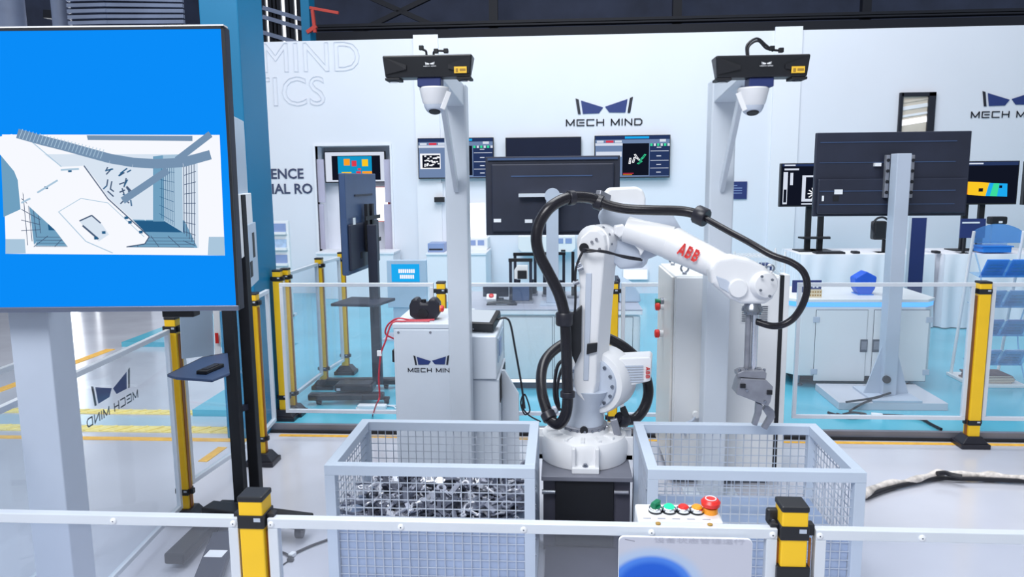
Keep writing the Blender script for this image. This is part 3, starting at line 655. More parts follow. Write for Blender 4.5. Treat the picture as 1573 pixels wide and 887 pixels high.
# lower arm
def pxpoly(pts, dy): return [R(x, y, dy) for x, y in pts]
arm_out = [(886,606),(880,590),(882,560),(888,500),(890,440),(887,408),(886,385),(892,365),(905,354),(918,354),(927,362),(930,378),(926,420),(921,480),(917,540),(915,590),(910,612),(898,618)]
la = MB().prism(pxpoly(arm_out, -0.10), ax*0.135).build('lower_arm', 'robot_white', rb, bevel=0.007)
MB().prism(pxpoly([(896,585),(898,500),(900,420),(909,420),(907,500),(904,585)], -0.106), V((0,0.008,0))).build('arm_recess', 'robot_grey', la, bevel=0.003)
MB().prism(pxpoly([(902,529),(918,527),(917,541),(901,545)], -0.115), V((0,0.012,0))).build('cable_clip', 'black_plastic', la, bevel=0.002)
for x, y in ((900,386),(909,372),(921,383),(916,368)): q = R(x, y, -0.104); MB().cyl(q, q-Y_*0.006, 0.007, n=8).build('arm_bolt', 'steel_dark', la)
q = R(897, 381, -0.102); MB().lathe(q, -Y_, [(0.022,0),(0.022,0.006)], 18).build('cable_port', 'black_matt', la, smooth=True)
ec = R(914, 374, -0.02)
el = MB().lathe(ec-ax*0.03, ax, [(0.07,0),(0.085,0.01),(0.085,0.12),(0.078,0.14),(0.078,0.22),(0.06,0.24)], 36).build('elbow_joint', 'robot_white', rb, smooth=True)
for k in range(12):
    an = k*math.pi/6; q = ec+ax*0.0+(sx*math.cos(an)+sy*math.sin(an))*0.085; MB().cyl(q, q+(q-ec).normalized()*0.004, 0.006, n=6).build('elbow_bolt', 'steel', el)
# upper arm housing
uh = [(918,332),(926,318),(960,312),(1004,318),(1034,330),(1046,350),(1044,366),(1010,372),(985,372),(940,362),(924,350)]
MB().prism(pxpoly(uh, 0.06), (0.01, 0.16, 0)).build('upper_housing', 'robot_grey', rb, bevel=0.012, seg=3)
cv = [(928,314),(930,296),(936,289),(978,287),(988,292),(992,304),(992,318),(940,320)]
MB().prism(pxpoly(cv, 0.09), (0.0, 0.13, 0)).build('motor_cover', 'robot_white', rb, bevel=0.012, seg=3)
lb_ = [(928,380),(940,368),(1008,372),(1012,392),(992,400),(988,412),(952,414),(940,402),(928,396)]
MB().prism(pxpoly(lb_, -0.01), (0.03, 0.13, 0)).build('elbow_body', 'robot_grey', rb, bevel=0.01, seg=3)
gx_ = [(944,348),(958,345),(964,356),(952,366),(944,360)]
MB().prism(pxpoly(gx_, -0.06), (0.0, 0.07, 0)).build('elbow_gear_cover', 'robot_white', rb, bevel=0.006)
MB().prism(pxpoly([(974,376),(990,372),(993,380),(984,394),(982,386)], -0.05), (0.0, 0.05, 0)).build('housing_bracket', 'robot_white', rb, bevel=0.004)
MB().tube([R(896,383,-0.12), R(905,384,-0.15), R(930,388,-0.13), R(955,393,-0.09), R(984,398,-0.03)], 0.005, 8).build('signal_cable', 'cable_black', rb, smooth=True)
MB().tube([R(896,385,-0.12), R(903,387,-0.15), R(928,386,-0.14), R(960,396,-0.09), R(986,400,-0.03)], 0.005, 8).build('signal_cable', 'cable_black', rb, smooth=True)
MB().tube([R(896,385,-0.12), R(888,402,-0.13), R(884,420,-0.12), R(884,460,-0.13), R(882,500,-0.12), R(880,540,-0.11)], 0.006, 8).build('signal_cable', 'cable_black', rb, smooth=True)
for x, y in ((887,414),(881,436),(884,408)): q = R(x, y, -0.12); MB().cyl(q, q+V((0.025,0,0.01)), 0.012, n=10).build('cable_gland', 'steel', rb)
# forearm running right and toward the right bin
WYr = 3.2                                                       # depth of the wrist
f0, f1, f2 = R(968, 354, -0.02), P(1030, 373, 3.43), P(1112, 412, 3.30)
fa = MB().lathe(f0, (f1-f0), [(0.06,-0.02),(0.062,0.05),(0.072,(f1-f0).length*0.75),(0.075,(f1-f0).length)], 32).build('forearm_drive', 'robot_white', rb, smooth=True)
L = (f2-f1).length
fo = MB().lathe(f1, (f2-f1), [(0.071,0),(0.077,0.006),(0.077,0.02),(0.072,0.06),(0.066,L*0.7),(0.06,L)], 32).build('forearm', 'robot_white', rb, smooth=True)
dd = (f2-f1).normalized(); nf_ = (V((0,-1,0))-dd*V((0,-1,0)).dot(dd)).normalized(); upv = nf_.cross(dd)*-1
if upv.z < 0: upv = -upv
# maker name on the forearm, facing the viewer
tn = (dd.cross(upv)).normalized()
ab_o = f1+dd*0.075+nf_*0.0755-upv*0.03
block_text('ABB', 'abb_red', ab_o, dd, upv, 0.054, 0.095, fo, 'maker_name', 0.24, 0.002)
wr = [(1100,396),(1128,393),(1152,398),(1176,410),(1190,424),(1194,444),(1188,460),(1176,468),(1140,468),(1122,460),(1108,448),(1094,436),(1090,412)]
def W(x, y, dy=0.0): return P(x, y, WYr+dy)
wb = MB().prism([W(x, y, -0.045) for x, y in wr], (0.0, 0.11, 0)).build('wrist_housing', 'robot_white', rb, bevel=0.02, seg=4)
MB().prism([W(x, y, -0.05) for x, y in [(1100,424),(1116,430),(1128,440),(1122,452),(1106,442)]], (0,0.02,0)).build('wrist_recess', 'robot_grey', wb, bevel=0.003)
q = W(1133, 443, -0.045); MB().lathe(q, -Y_, [(0.04,0),(0.04,0.01),(0.036,0.018),(0.012,0.019)], 28).build('wrist_cap', 'robot_white', wb, smooth=True)
q = W(1172, 438, -0.045); MB().lathe(q+V((0.0,0.02,0)), V((0.25,-1,0)), [(0.06,0),(0.06,0.025),(0.05,0.04),(0.02,0.045)], 28).build('wrist_end_cover', 'robot_white', wb, smooth=True)
for x, y in ((1170,425),(1168,446),(1182,455),(1186,430)): q = W(x, y, -0.085); MB().cyl(q, q-Y_*0.008, 0.006, n=8).build('cover_screw', 'steel', wb)
# tool
gr_ = W(1156, 470)
to = MB().lathe(gr_, -Z_, [(0.03,-0.02),(0.036,0),(0.044,0.012),(0.044,0.022),(0.036,0.024),(0.036,0.034),(0.028,0.036)], 28).build('tool_flange', 'steel', rb, smooth=True)
s0, s1 = W(1160.5, 484), W(1160.5, 572); MB().cyl(s0, (s0.x, s0.y, s1.z), 0.0135, n=18).build('tool_shaft', 'chrome', to, smooth=True)
s0, s2 = W(1150, 484, 0.01), W(1150, 572, 0.01); MB().cyl(s0, (s0.x, s0.y, s2.z), 0.0125, n=18).build('tool_shaft', 'steel_dark', to, smooth=True)
gp_ = MB().prism([W(x, y, -0.035) for x, y in [(1134,580),(1133,574),(1142,570),(1174,570),(1178,574),(1177,583)]], (0,0.07,0)).build('gripper', 'steel_dark', rb, bevel=0.003)
for x in (1136, 1147, 1166, 1174): q = W(x, 571, -0.02); MB().cyl(q, q+Z_*0.012, 0.006, n=8).build('plate_bolt', 'steel', gp_)
MB().prism([W(x, y, -0.045) for x, y in [(1139,582),(1177,584),(1188,595),(1184,618),(1180,625),(1131,606),(1135,590)]], (0,0.09,0)).build('gripper_body', 'steel_dark', gp_, bevel=0.003)
for x, y in ((1141,593),(1182,603)): q = W(x, y, -0.047); MB().box(q.x-0.011, q.x+0.011, q.y-0.006, q.y, q.z-0.009, q.z+0.009).build('gripper_port', 'black_matt', gp_)
for x, y in ((1147,600),(1175,617)): q = W(x, y, -0.046); MB().cyl(q, q-Y_*0.006, 0.006, n=8).build('gripper_screw', 'steel', gp_)
MB().prism([W(x, y, -0.03) for x, y in [(1162,619),(1172,623),(1170,636),(1163,655),(1156,653),(1161,636)]], (0,0.025,0)).build('gripper_finger', 'steel_dark', gp_, bevel=0.002)
MB().prism([W(x, y, 0.0) for x, y in [(1178,622),(1190,632),(1191,642),(1178,661),(1171,658),(1180,642),(1172,630)]], (0,0.025,0)).build('gripper_finger', 'steel_dark', gp_, bevel=0.002)
# dress pack hoses
def hose(name, pts, r, label=None): return MB().tube([R(x, y, dy) for x, y, dy in pts], r, 14, 8).build(name, 'hose_black', rb, smooth=True, label=label)
hose('dress_hose', [(868,500,-.16),(866,478,-.17),(858,450,-.18),(843,420,-.18),(829,392,-.18),(824,368,-.18),(828,345,-.17),(842,322,-.16),(862,308,-.13),(882,303,-.10),(905,304,-.06),(918,309,-.03)], 0.026)
hose('dress_hose', [(912,304,-.04),(930,314,-.05),(960,321,-.06),(1000,323,-.07),(1040,324,-.07),(1062,327,-.08),(1080,334,-.10)], 0.023)
hose('dress_hose', [(868,486,-.16),(870,530,-.17),(871,575,-.17),(872,615,-.17),(868,640,-.17),(858,652,-.16),(846,645,-.13),(838,625,-.08),(832,600,-.02),(832,572,.06),(840,550,.13),(860,532,.18),(890,518,.21),(920,516,.22),(950,528,.21),(975,548,.20),(990,574,.18),(996,600,.15),(991,624,.10),(978,642,.06),(962,646,.02),(950,643,0)], 0.026)
MB().tube([R(1076,331,-.10), P(1095,342,3.36), P(1120,356,3.30), P(1150,372,3.22), P(1185,392,3.15), P(1215,403,3.12), P(1234,418,3.10), P(1240,440,3.10), P(1234,466,3.10), P(1220,488,3.11), P(1203,499,3.12), P(1185,501,3.15), P(1164,495,3.185)], 0.0145, 12, 8).build('tool_hose', 'hose_black', rb, smooth=True)
def clamp(p, q, r, ln=0.03): MB().lathe(p, q-p, [(r*0.9,-ln),(r,-ln*0.8),(r,ln*0.8),(r*0.9,ln)], 16).build('hose_clamp', 'rubber', rb, smooth=True)
clamp(R(877,304,-.105), R(890,303,-.08), 0.034, 0.016); clamp(R(920,311,-.035), R(935,316,-.05), 0.036, 0.02); clamp(R(1077,332,-.095), R(1090,338,-.12), 0.043, 0.028)
clamp(R(867,490,-.16), R(867,500,-.16), 0.04, 0.03); clamp(R(872,606,-.17), R(872,612,-.17), 0.034, 0.014); clamp(R(843,640,-.12), R(838,630,-.10), 0.035, 0.02); clamp(R(956,645,.01), R(965,646,.03), 0.036, 0.025)
MB().prism([R(x, y, -0.13) for x, y in [(866,488),(884,480),(894,470),(893,540),(884,560),(868,520)]], (0,0.05,0)).build('hose_bracket', 'black_plastic', rb, bevel=0.004)
MB().bar(R(918,300,0.0), R(934,308,0.06), 0.03, 0.05).build('hose_holder', 'steel_dark', rb, bevel=0.004)
MB().tube([R(876,550,-.10), R(858,560,-.10), R(852,590,-.10), R(853,615,-.1), R(860,630,-.08)], 0.008, 8).build('signal_cable', 'cable_black', rb, smooth=True)
MB().tube([R(878,545,-.11), R(862,570,-.11), R(856,600,-.11), R(859,625,-.09)], 0.007, 8).build('signal_cable', 'cable_black', rb, smooth=True)
MB().prism([R(x, y, -0.02) for x, y in [(953,632),(962,628),(967,640),(958,642)]], (0,0.05,0)).build('hose_socket', 'black_plastic', rb, bevel=0.003)
q = R(852, 630, -0.06); MB().lathe(q, V((0,-1,0.2)), [(0.02,0),(0.02,0.02),(0.012,0.03)], 14).build('connector', 'robot_grey', rb, smooth=True)

# ================================================================== CAMERA TOWERS
TY = 3.85; CYc = 3.06
def tower(px0, px1, label, camx, lab2, lab3, side):
    a, c = P(px0, 250, TY), P(px1, 250, TY); z1 = P((px0+px1)/2, 129 if side < 0 else 122, TY).z; wd_ = c.x-a.x; mid = (a.x+c.x)/2
    t = T('camera_tower', label, 'tower', (mid, TY, 0), 'camera towers beside the robot')
    MB().box(a.x, c.x, TY, TY+wd_, 0.012, z1).build('pole', 'tower_paint', t, bevel=0.008)
    MB().box(mid-0.14, mid+0.14, TY-0.14, TY+wd_, 0, 0.012).build('base_plate', 'tower_paint', t)
    cx = P(camx, 103, CYc).x
    MB().add([(a.x+0.01,TY,z1-0.11),(c.x-0.01,TY,z1-0.11),(c.x-0.01,TY,z1),(a.x+0.01,TY,z1),(cx-0.05,CYc+0.10,z1-0.07),(cx+0.05,CYc+0.10,z1-0.07),(cx+0.05,CYc+0.10,z1),(cx-0.05,CYc+0.10,z1)],
             [(3,2,1,0),(4,5,6,7),(0,1,5,4),(1,2,6,5),(2,3,7,6),(3,0,4,7)]).build('arm', 'tower_paint', t, bevel=0.004)
    zb = P((px0+px1)/2, 290, TY).z
    bt = V((mid+(cx-mid)*0.62, TY-(TY-CYc)*0.55, z1-0.085)); MB().bar(V((mid, TY+0.005, zb)), bt, 0.05, 0.022, up=(1,0,0)).build('brace', 'tower_paint', t, bevel=0.003)
    # structured light camera
    zc = P(camx, 118, CYc).z; zt_ = P(camx, 84, CYc).z
    k = T('scanner_camera', lab2, 'camera', (cx, CYc, zc), 'black scanner cameras on the towers'); hw = 0.181; ht = zt_-zc
    body = MB()
    body.add([(cx-hw,CYc,zt_),(cx+hw,CYc,zt_),(cx+hw*0.96,CYc+0.01,zc),(cx-hw*0.96,CYc+0.01,zc),(cx-hw,CYc+0.10,zt_),(cx+hw,CYc+0.10,zt_),(cx+hw*0.9,CYc+0.10,zc),(cx-hw*0.9,CYc+0.10,zc)],
             [(0,1,2,3),(7,6,5,4),(4,5,1,0),(3,2,6,7),(1,5,6,2),(4,0,3,7)]); body.build('housing', 'black_plastic', k, bevel=0.006)
    for s_ in (-1, 1):
        MB().box(cx+s_*0.145-0.03, cx+s_*0.145+0.03, CYc+0.012, CYc+0.09, zc-0.010, zc).build('lens_shroud', 'black_matt', k, bevel=0.002)
        MB().lathe((cx+s_*0.145, CYc+0.05, zc-0.010), -Z_, [(0.02,0),(0.02,0.003)], 16).build('lens', 'tv_off', k, smooth=True)
        MB().prism([(cx+s_*hw*0.97, CYc-0.002, zt_-0.006), (cx+s_*0.085, CYc-0.0015, zt_-0.038), (cx+s_*0.085, CYc-0.0015, zc+0.03), (cx+s_*hw*0.93, CYc+0.0045, zc+0.012)][::s_], (0, 0.006, 0)).build('cheek', 'black_matt', k)
    company_mark(k, (cx+0.012, CYc+0.001, zc+0.046), X_, Z_, 0.038, ('label_white', 'label_white'), 0.006)
    MB().box(cx+hw-0.072, cx+hw-0.022, CYc-0.003, CYc+0.004, zc+0.012, zc+0.037).build('warning_label', 'label_yellow', k)
    MB().box(cx+hw-0.066, cx+hw-0.056, CYc-0.0036, CYc, zc+0.016, zc+0.03).build('warning_mark', 'gold_ink', k); MB().box(cx+hw-0.05, cx+hw-0.026, CYc-0.0036, CYc, zc+0.019, zc+0.029).build('warning_mark', 'gold_ink', k)
    MB().box(cx-0.045, cx+0.05, CYc+0.02, CYc+0.10, zc-0.035, zc).build('mount_block', 'navy_board', k, bevel=0.003)
    if side < 0:
        cab = [[(0.02,0.05,0),(0.022,0.05,0.02),(0.05,0.05,0.022),(0.08,0.055,0.018)], [(-0.01,0.05,0),(-0.012,0.05,0.022),(-0.03,0.05,0.03)]]
    else:
        cab = [[(-0.05,0.05,0),(-0.052,0.05,0.045),(-0.015,0.05,0.07),(0.02,0.05,0.045),(0.05,0.05,0.02)], [(-0.045,0.05,0),(-0.045,0.05,0.04),(-0.01,0.05,0.06),(0.025,0.05,0.03),(0.075,0.05,0.022)]]
    for pts in cab: MB().tube([V((cx, CYc, zt_))+V(p) for p in pts], 0.0045, 8).build('lead', 'cable_black', k, smooth=True)
    for dx, dz in (((0.03, 0.02), (0.07, 0.02), (-0.03, 0.034)) if side < 0 else ((0.045, 0.03), (0.08, 0.022))): MB().box(cx+dx-0.009, cx+dx+0.009, CYc+0.04, CYc+0.06, zt_+dz-0.008, zt_+dz+0.010).build('lead_plug', 'black_plastic', k, bevel=0.002)
    # white dome unit under the arm end
    dcx = P(camx+(8 if side < 0 else -10), 150, CYc).x; dz = zc-0.035
    e = T('dome_unit', lab3, 'dome camera', (dcx, CYc+0.06, dz-0.1), 'white dome units under the scanner cameras')
    q = V((dcx, CYc+0.06, dz))
    MB().lathe(q, -Z_, [(0.058,0),(0.062,0.006),(0.05,0.06),(0.042,0.072)], 28).build('housing', 'robot_white', e, smooth=True)
    MB().lathe(q-Z_*0.066, V((0,-0.35,-1)), [(0.044,-0.012),(0.044,0.01),(0.036,0.026),(0.03,0.032),(0.02,0.033)], 24).build('dome', 'robot_grey', e, smooth=True)
    MB().lathe(q-Z_*0.066+V((0,-0.35,-1)).normalized()*0.033, V((0,-0.35,-1)), [(0.024,0),(0.022,0.004)], 20).build('dome_lens', 'black_matt', e, smooth=True)
    sx_ = -1 if side > 0 else 1
    MB().bar(q+V((0.062*sx_*1.0, -0.02, -0.02)), q+V((0.035*sx_, -0.03, -0.09)), 0.012, 0.02).build('side_bracket', 'robot_white', e, bevel=0.002)
    return t
tower(683, 717, 'grey camera tower standing before the company control cabinet', 656, 'black scanner camera on the tower left of the robot', 'white dome unit under the left scanner camera', -1)
tower(1091, 1129, 'grey camera tower standing before the white electrical cabinet', 1172, 'black scanner camera on the tower right of the robot', 'white dome unit under the right scanner camera', 1)

# ================================================================== CONTROL CABINETS
KY = 4.05
a, c = P(604, 505, KY), P(714, 505, KY); zt_ = a.z
cc = T('control_cabinet', 'light grey control cabinet with the company logo behind the left bin', 'cabinet', ((a.x+c.x)/2, KY, 0))
MB().box(a.x, c.x, KY, KY+0.5, 0.04, zt_).build('body', 'controller_paint', cc, bevel=0.006)
MB().box(a.x+0.02, c.x-0.02, KY+0.02, KY+0.48, 0, 0.04).build('plinth', 'seam_dark', cc)
MB().box(a.x-0.004, c.x, KY-0.004, KY+0.5, zt_, zt_+0.028).build('lid', 'controller_paint', cc, bevel=0.004)
MB().box(a.x+0.012, c.x-0.012, KY-0.006, KY, 0.08, zt_-0.006).build('front_panel', 'controller_paint', cc, bevel=0.003)
for x in (612, 661): q = P(x, 511, KY-0.006); MB().lathe(q, -Y_, [(0.007,0),(0.007,0.003)], 12).build('panel_screw', 'steel_dark', cc)
q = P(600, 549, KY); MB().box(a.x-0.016, a.x, KY+0.02, KY+0.06, q.z-0.035, q.z+0.035).build('side_socket', 'black_plastic', cc, bevel=0.003)
company_mark(cc, P(663, 561, KY-0.0065), X_, Z_, P(691, 561, KY).x-P(636, 561, KY).x, ext=0.003)
a2, c2 = P(719, 517, KY-0.08), P(762, 517, KY-0.08); z2 = a2.z
dc = T('drive_cabinet', 'light grey drive cabinet with sloping right side next to the robot', 'cabinet', (c2.x, KY, 0))
KB = KY+0.45
x0_ = c.x+0.006
MB().box(x0_, c2.x, KY-0.08, KB, 0.615, z2).build('upper_body', 'controller_paint', dc, bevel=0.006)
MB().box(x0_, c2.x+0.01, KY-0.06, KB, 0.04, 0.61).build('lower_body', 'controller_paint', dc, bevel=0.006)
MB().box(x0_+0.02, c2.x-0.02, KY-0.04, KB-0.02, 0, 0.04).build('plinth', 'seam_dark', dc)
MB().box(c2.x, c2.x+0.006, KY+0.0, KY+0.36, 0.69, z2-0.03).build('side_door', 'tv_back_pale', dc)
MB().box(c2.x+0.006, c2.x+0.010, KY+0.04, KY+0.16, 0.72, z2-0.05).build('status_window', 'console_blue', dc)
MB().box(c2.x+0.01, c2.x+0.014, KY+0.0, KY+0.38, 0.46, 0.60).build('vent_grille', 'black_matt', dc)
MB().prism([(c2.x+0.012, KY+0.1, 0.04), (c2.x+0.11, KY+0.1, 0.04), (c2.x+0.11, KY+0.1, 0.48), (c2.x+0.03, KY+0.1, 0.62), (c2.x+0.012, KY+0.1, 0.62)], (0, 0.03, 0)).build('slanted_guard', 'controller_paint', dc, bevel=0.003)
zt2 = zt_+0.028
# joystick teach unit
q = P(651, 478, KY+0.12)
tp = T('teach_unit', 'dark grey U-shaped hand unit on top of the control cabinet', 'hand unit', (q.x, KY+0.14, zt2))
u = [(629,486),(628,470),(632,460),(640,458),(646,466),(656,466),(660,459),(668,459),(674,466),(675,482),(668,492),(640,492)]
dzt = zt2 - P(650, 492, KY+0.10).z
MB().prism([P(x, y, KY+0.10)+V((0,0,dzt)) for x, y in u], (0, 0.09, 0)).build('shell', 'rubber', tp, bevel=0.012, seg=3)
q = P(651, 463, KY+0.14)+V((0,0,dzt)); MB().cyl(q-Z_*0.02, q+Z_*0.012, 0.014).build('joystick', 'black_matt', tp, smooth=True)
q = P(650, 482, KY+0.10)+V((0,0,dzt)); MB().lathe(q, -Y_, [(0.03,0),(0.028,0.004)], 18).build('front_badge', 'black_plastic', tp, smooth=True)
q = P(674, 474, KY+0.13)+V((0,0,dzt)); e_ = MB().cyl(q-X_*0.01, q+X_*0.012, 0.019, n=16).build('stop_collar', 'orange_plastic', tp, smooth=True); MB().lathe(q+X_*0.012, X_, [(0.02,0),(0.02,0.012),(0.012,0.018)], 16).build('stop_button', 'red_plastic', tp, smooth=True)
# tablet pendant
q0 = P(716, 499, KY+0.0); td = z2
tb = T('tablet_pendant', 'black tablet pendant lying on the drive cabinet', 'tablet', (P(740, 495, KY).x, KY+0.15, td))
A = Matrix.Translation((P(738, 495, KY).x-0.012, KY+0.08, td+0.018)) @ Matrix.Rotation(math.radians(-10), 4, 'Z') @ Matrix.Rotation(math.radians(16), 4, 'X')
MB(A).box(-0.1, 0.095, -0.06, 0.12, 0, 0.055).build('shell', 'black_plastic', tb, bevel=0.008)
MB(A).box(-0.085, 0.07, -0.04, 0.11, 0.055, 0.057).build('screen', 'em_pic_pale', tb)
MB(A).lathe((-0.02, -0.06, 0.02), V((0,-1,0)), [(0.004,0),(0.004,0.002)], 10).build('screw', 'steel', tb)
MB().tube([P(765,491,KY+0.1)+V((0,0,0.0)), P(776,489,KY+0.1), P(784,498,KY+0.1), P(792,540,KY+0.1), P(800,585,KY+0.1), P(804,612,KY+0.1), P(806,628,KY+0.08)], 0.006, 8).build('tablet_lead', 'cable_black', tb, smooth=True)
MB().tube([P(804,605,KY+0.1), P(800,620,KY+0.1), P(806,637,KY+0.12), P(814,630,KY+0.1), P(806,606,KY+0.1), P(803,625,KY+0.12), P(812,638,KY+0.12), P(830,648,KY)], 0.0045, 8).build('tablet_lead', 'cable_black', tb, smooth=True)
# red cables
rc_ = T('red_cable', 'red cable looping over the left edge of the control cabinet', 'cable', (P(604, 500, KY).x, KY, zt2))
zz = zt2+0.008
pA = lambda x, y, dy=0.0: P(x, y, KY+dy)
xe = P(604, 505, KY).x
MB().tube([V((xe+0.22, KY+0.08, zz)), V((xe+0.1, KY+0.06, zz)), V((xe+0.02, KY+0.05, zz+0.012)), pA(598,497,0.06), pA(592,508,0.07), pA(594,515,0.08), V((xe-0.02, KY+0.10, zt_-0.08))], 0.005, 8).build('cable', 'cable_red', rc_, smooth=True)
MB().tube([V((xe+0.2, KY+0.04, zz)), V((xe+0.06, KY+0.03, zz)), V((xe-0.01, KY+0.02, zz-0.01)), pA(592,525,-.0), pA(585,545,0), pA(582,580,0), pA(583,610,0), pA(578,622,0.05), G(572,640,0.01)], 0.005, 8).build('cable', 'cable_red', rc_, smooth=True)
MB().box(pA(581,540).x-0.006, pA(585,540).x+0.004, KY-0.006, KY+0.008, pA(583,547).z, pA(583,539).z).build('cable_tag', 'label_white', rc_)
MB().tube([V((xe+0.3, KY+0.1, zz)), V((xe+0.38, KY+0.03, zz)), V((xe+0.45, KY+0.06, zz))], 0.006, 8).build('cable', 'cable_red', rc_, smooth=True)

# white electrical cabinet
EY = 4.05
a, c = P(1037, 424, EY), P(1199, 428, EY); ze = a.z; zeb = 0.0
ec_ = T('electrical_cabinet', 'white electrical cabinet with red switches behind the right bin', 'cabinet', ((a.x+c.x)/2, EY, 0))
MB().box(a.x, c.x, EY, EY+0.60, 0.05, ze).build('body', 'cabinet_white', ec_, bevel=0.005)
MB().box(a.x+0.02, c.x-0.02, EY+0.03, EY+0.57, 0, 0.05).build('plinth', 'seam_dark', ec_)
MB().box(a.x+0.006, c.x-0.008, EY-0.018, EY-0.002, 0.08, ze-0.008).build('door', 'cabinet_white', ec_, bevel=0.004)
MB().box(a.x-0.014, a.x-0.001, EY+0.02, EY+0.585, 0.07, ze-0.01).build('side_door', 'cabinet_warm', ec_, bevel=0.004)
MB().box(c.x+0.001, c.x+0.022, EY+0.005, EY+0.03, 0.05, ze).build('door_gap', 'black_matt', ec_)
MB().box(c.x+0.022, c.x+0.05, EY+0.0, EY+0.1, 0.05, ze+0.004).build('right_frame', 'cabinet_white', ec_, bevel=0.003)
for xx, dy in ((a.x+0.06, 0.06), (a.x+0.06, 0.5), (c.x-0.04, 0.06), (c.x-0.12, 0.5)):
    q = V((xx, EY+dy, ze)); eb = MB().lathe(q, Z_, [(0.012,0),(0.012,0.01)], 12).build('eye_bolt', 'steel', ec_, smooth=True); MB().torus(q+Z_*0.032, V((0.3,1,0)), 0.02, 0.0055, 18, 8).build('eye_ring', 'steel', eb, smooth=True)
va, vc = P(1137, 496, EY-0.018), P(1181, 468, EY-0.018)
vg = MB().box(va.x, vc.x, EY-0.024, EY-0.018, va.z, vc.z).build('vent', 'cabinet_white', ec_)
for k in range(8):
    z = va.z+0.008+k*(vc.z-va.z-0.016)/7.5; MB().box(va.x+0.006, vc.x-0.006, EY-0.027, EY-0.024, z, z+0.005).build('vent_slot', 'seam_dark', vg)
for yy, big, mm in ((474, True, 'red_plastic'), (466, False, 'green_plastic'), (518, True, 'red_plastic')):
    q = PX(1022, yy, a.x-0.014); n_ = V((-1,0,0)); sw = MB().lathe(V((a.x-0.014, EY+0.32, q.z)), n_, [(0.02,0),(0.02,0.02)], 16).build('switch_base', 'cabinet_white' if big else 'steel', ec_, smooth=True)
    MB().lathe(V((a.x-0.034, EY+0.32, q.z)), n_, [(0.016,0),(0.025 if big else 0.014,0.006),(0.025 if big else 0.014,0.026),(0.016,0.03)], 18).build('switch_button', mm, sw, smooth=True)
q = P(1068, 636, EY-0.03); so = MB().lathe(q, -Y_, [(0.018,0),(0.018,0.03)], 16).build('cable_gland', 'cabinet_white', ec_, smooth=True)
MB().tube([q-Y_*0.02, q+V((-0.02,-0.03,-0.03)), q+V((-0.05,-0.02,-0.05)), q+V((-0.055,-0.01,-0.12))], 0.007, 8).build('gland_lead', 'pole_grey', so, smooth=True)

# ================================================================== TELEVISIONS
# large television at left
dep = 2.2; tyaw = math.radians(3.6)
tn_ = V((math.sin(tyaw), -math.cos(tyaw), 0)); tux = V((math.cos(tyaw), math.sin(tyaw), 0))
corner = EYE + ray(356, 250)*dep
hinge = corner
tilt_ = Matrix.Rotation(math.radians(-1.2), 3, tux); tn_ = (tilt_ @ tn_).normalized(); tuz = tux.cross(tn_)*-1
if tuz.z < 0: tuz = -tuz
def S(x, y): return ON(x, y, corner, tn_)
def loc2(p): return ((p-corner).dot(tux), (p-corner).dot(tuz))
r0, t0 = loc2(S(347, 40)); r1, bt0 = loc2(S(365, 477)); xr = (r0+r1)/2; xl = xr-(t0-bt0)*16/9
mid3 = corner+tux*((xl+xr)/2)+tuz*((t0+bt0)/2)
tv = T('television', 'large television showing a bin picture on a blue screen', 'television', mid3)
def bx2(x0, x1, z0, z1, d0, d1): return MB().prism([corner+tux*x0+tuz*z0-tn_*d0, corner+tux*x1+tuz*z0-tn_*d0, corner+tux*x1+tuz*z1-tn_*d0, corner+tux*x0+tuz*z1-tn_*d0], -tn_*(d1-d0))
be = 0.008
bx2(xl, xr, bt0, t0, 0.004, 0.045).build('back_shell', 'tv_back', tv, bevel=0.004)
for q4 in ((xl, xl+be, bt0, t0), (xr-be, xr, bt0, t0), (xl, xr, t0-be, t0)): bx2(*q4, -0.004, 0.006).build('bezel', 'black_plastic', tv)
bx2(xl, xr, bt0, bt0+0.016, -0.008, 0.006).build('bottom_bezel', 'bezel', tv, bevel=0.002)
bx2(xl, xr, t0, t0+0.004, -0.004, 0.03).build('top_trim', 'label_white', tv)
bx2(xl+be, xr-be, bt0+0.016, t0-be, 0.0, 0.003).build('screen', 'em_tvblue', tv)
pxl = lambda pts: [loc2(S(x, y)) for x, y in pts]
cz = lambda pts: [(x/2.957, 200+y/2.957) for x, y in pts]
I = []; mats = ['em_pic_white', 'em_pic_pale', 'em_pic_blue', 'em_pic_deep', 'em_pic_hose', 'em_pic_line', 'em_pic_mid']
def ad(pts, mi):
    p = pxl(cz(pts)); ar = sum(p[i][0]*p[(i+1) % len(p)][1]-p[(i+1) % len(p)][0]*p[i][1] for i in range(len(p)))
    I.append((p if ar > 0 else p[::-1], mi))
def ln(pts, wd, mi):
    for q in stroke(pts, wd): ad(q, mi)
ad([(10,20),(998,22),(1022,570),(28,562)], 0); ad([(395,24),(875,26),(875,50),(400,45)], 4); ad([(5,90),(75,150),(95,360),(18,395)], 2)
ad([(950,485),(1020,485),(1022,570),(945,568)], 6); ad([(28,495),(115,495),(120,560),(28,562)], 6)
ad([(120,110),(900,110),(905,535),(160,530)], 1); ad([(215,400),(840,410),(900,535),(165,525)], 2); ad([(220,405),(835,415),(840,465),(225,455)], 3)
ad([(735,115),(830,110),(835,465),(745,410)], 6); ad([(120,195),(215,330),(220,460),(160,520)], 2); ad([(700,120),(745,115),(750,415),(700,415)], 2)
for k in range(8): ln([(160+k*95, 530), (225+k*78, 480)], 3, 5)
for k in range(4): ln([(175, 485+k*14), (890, 490+k*14)], 2, 5)
for k in range(9): ln([(845, 165+k*42), (900, 140+k*48)], 3, 5)
for k in range(5): ln([(848+k*12, 150), (850+k*12, 470+k*12)], 3, 5)
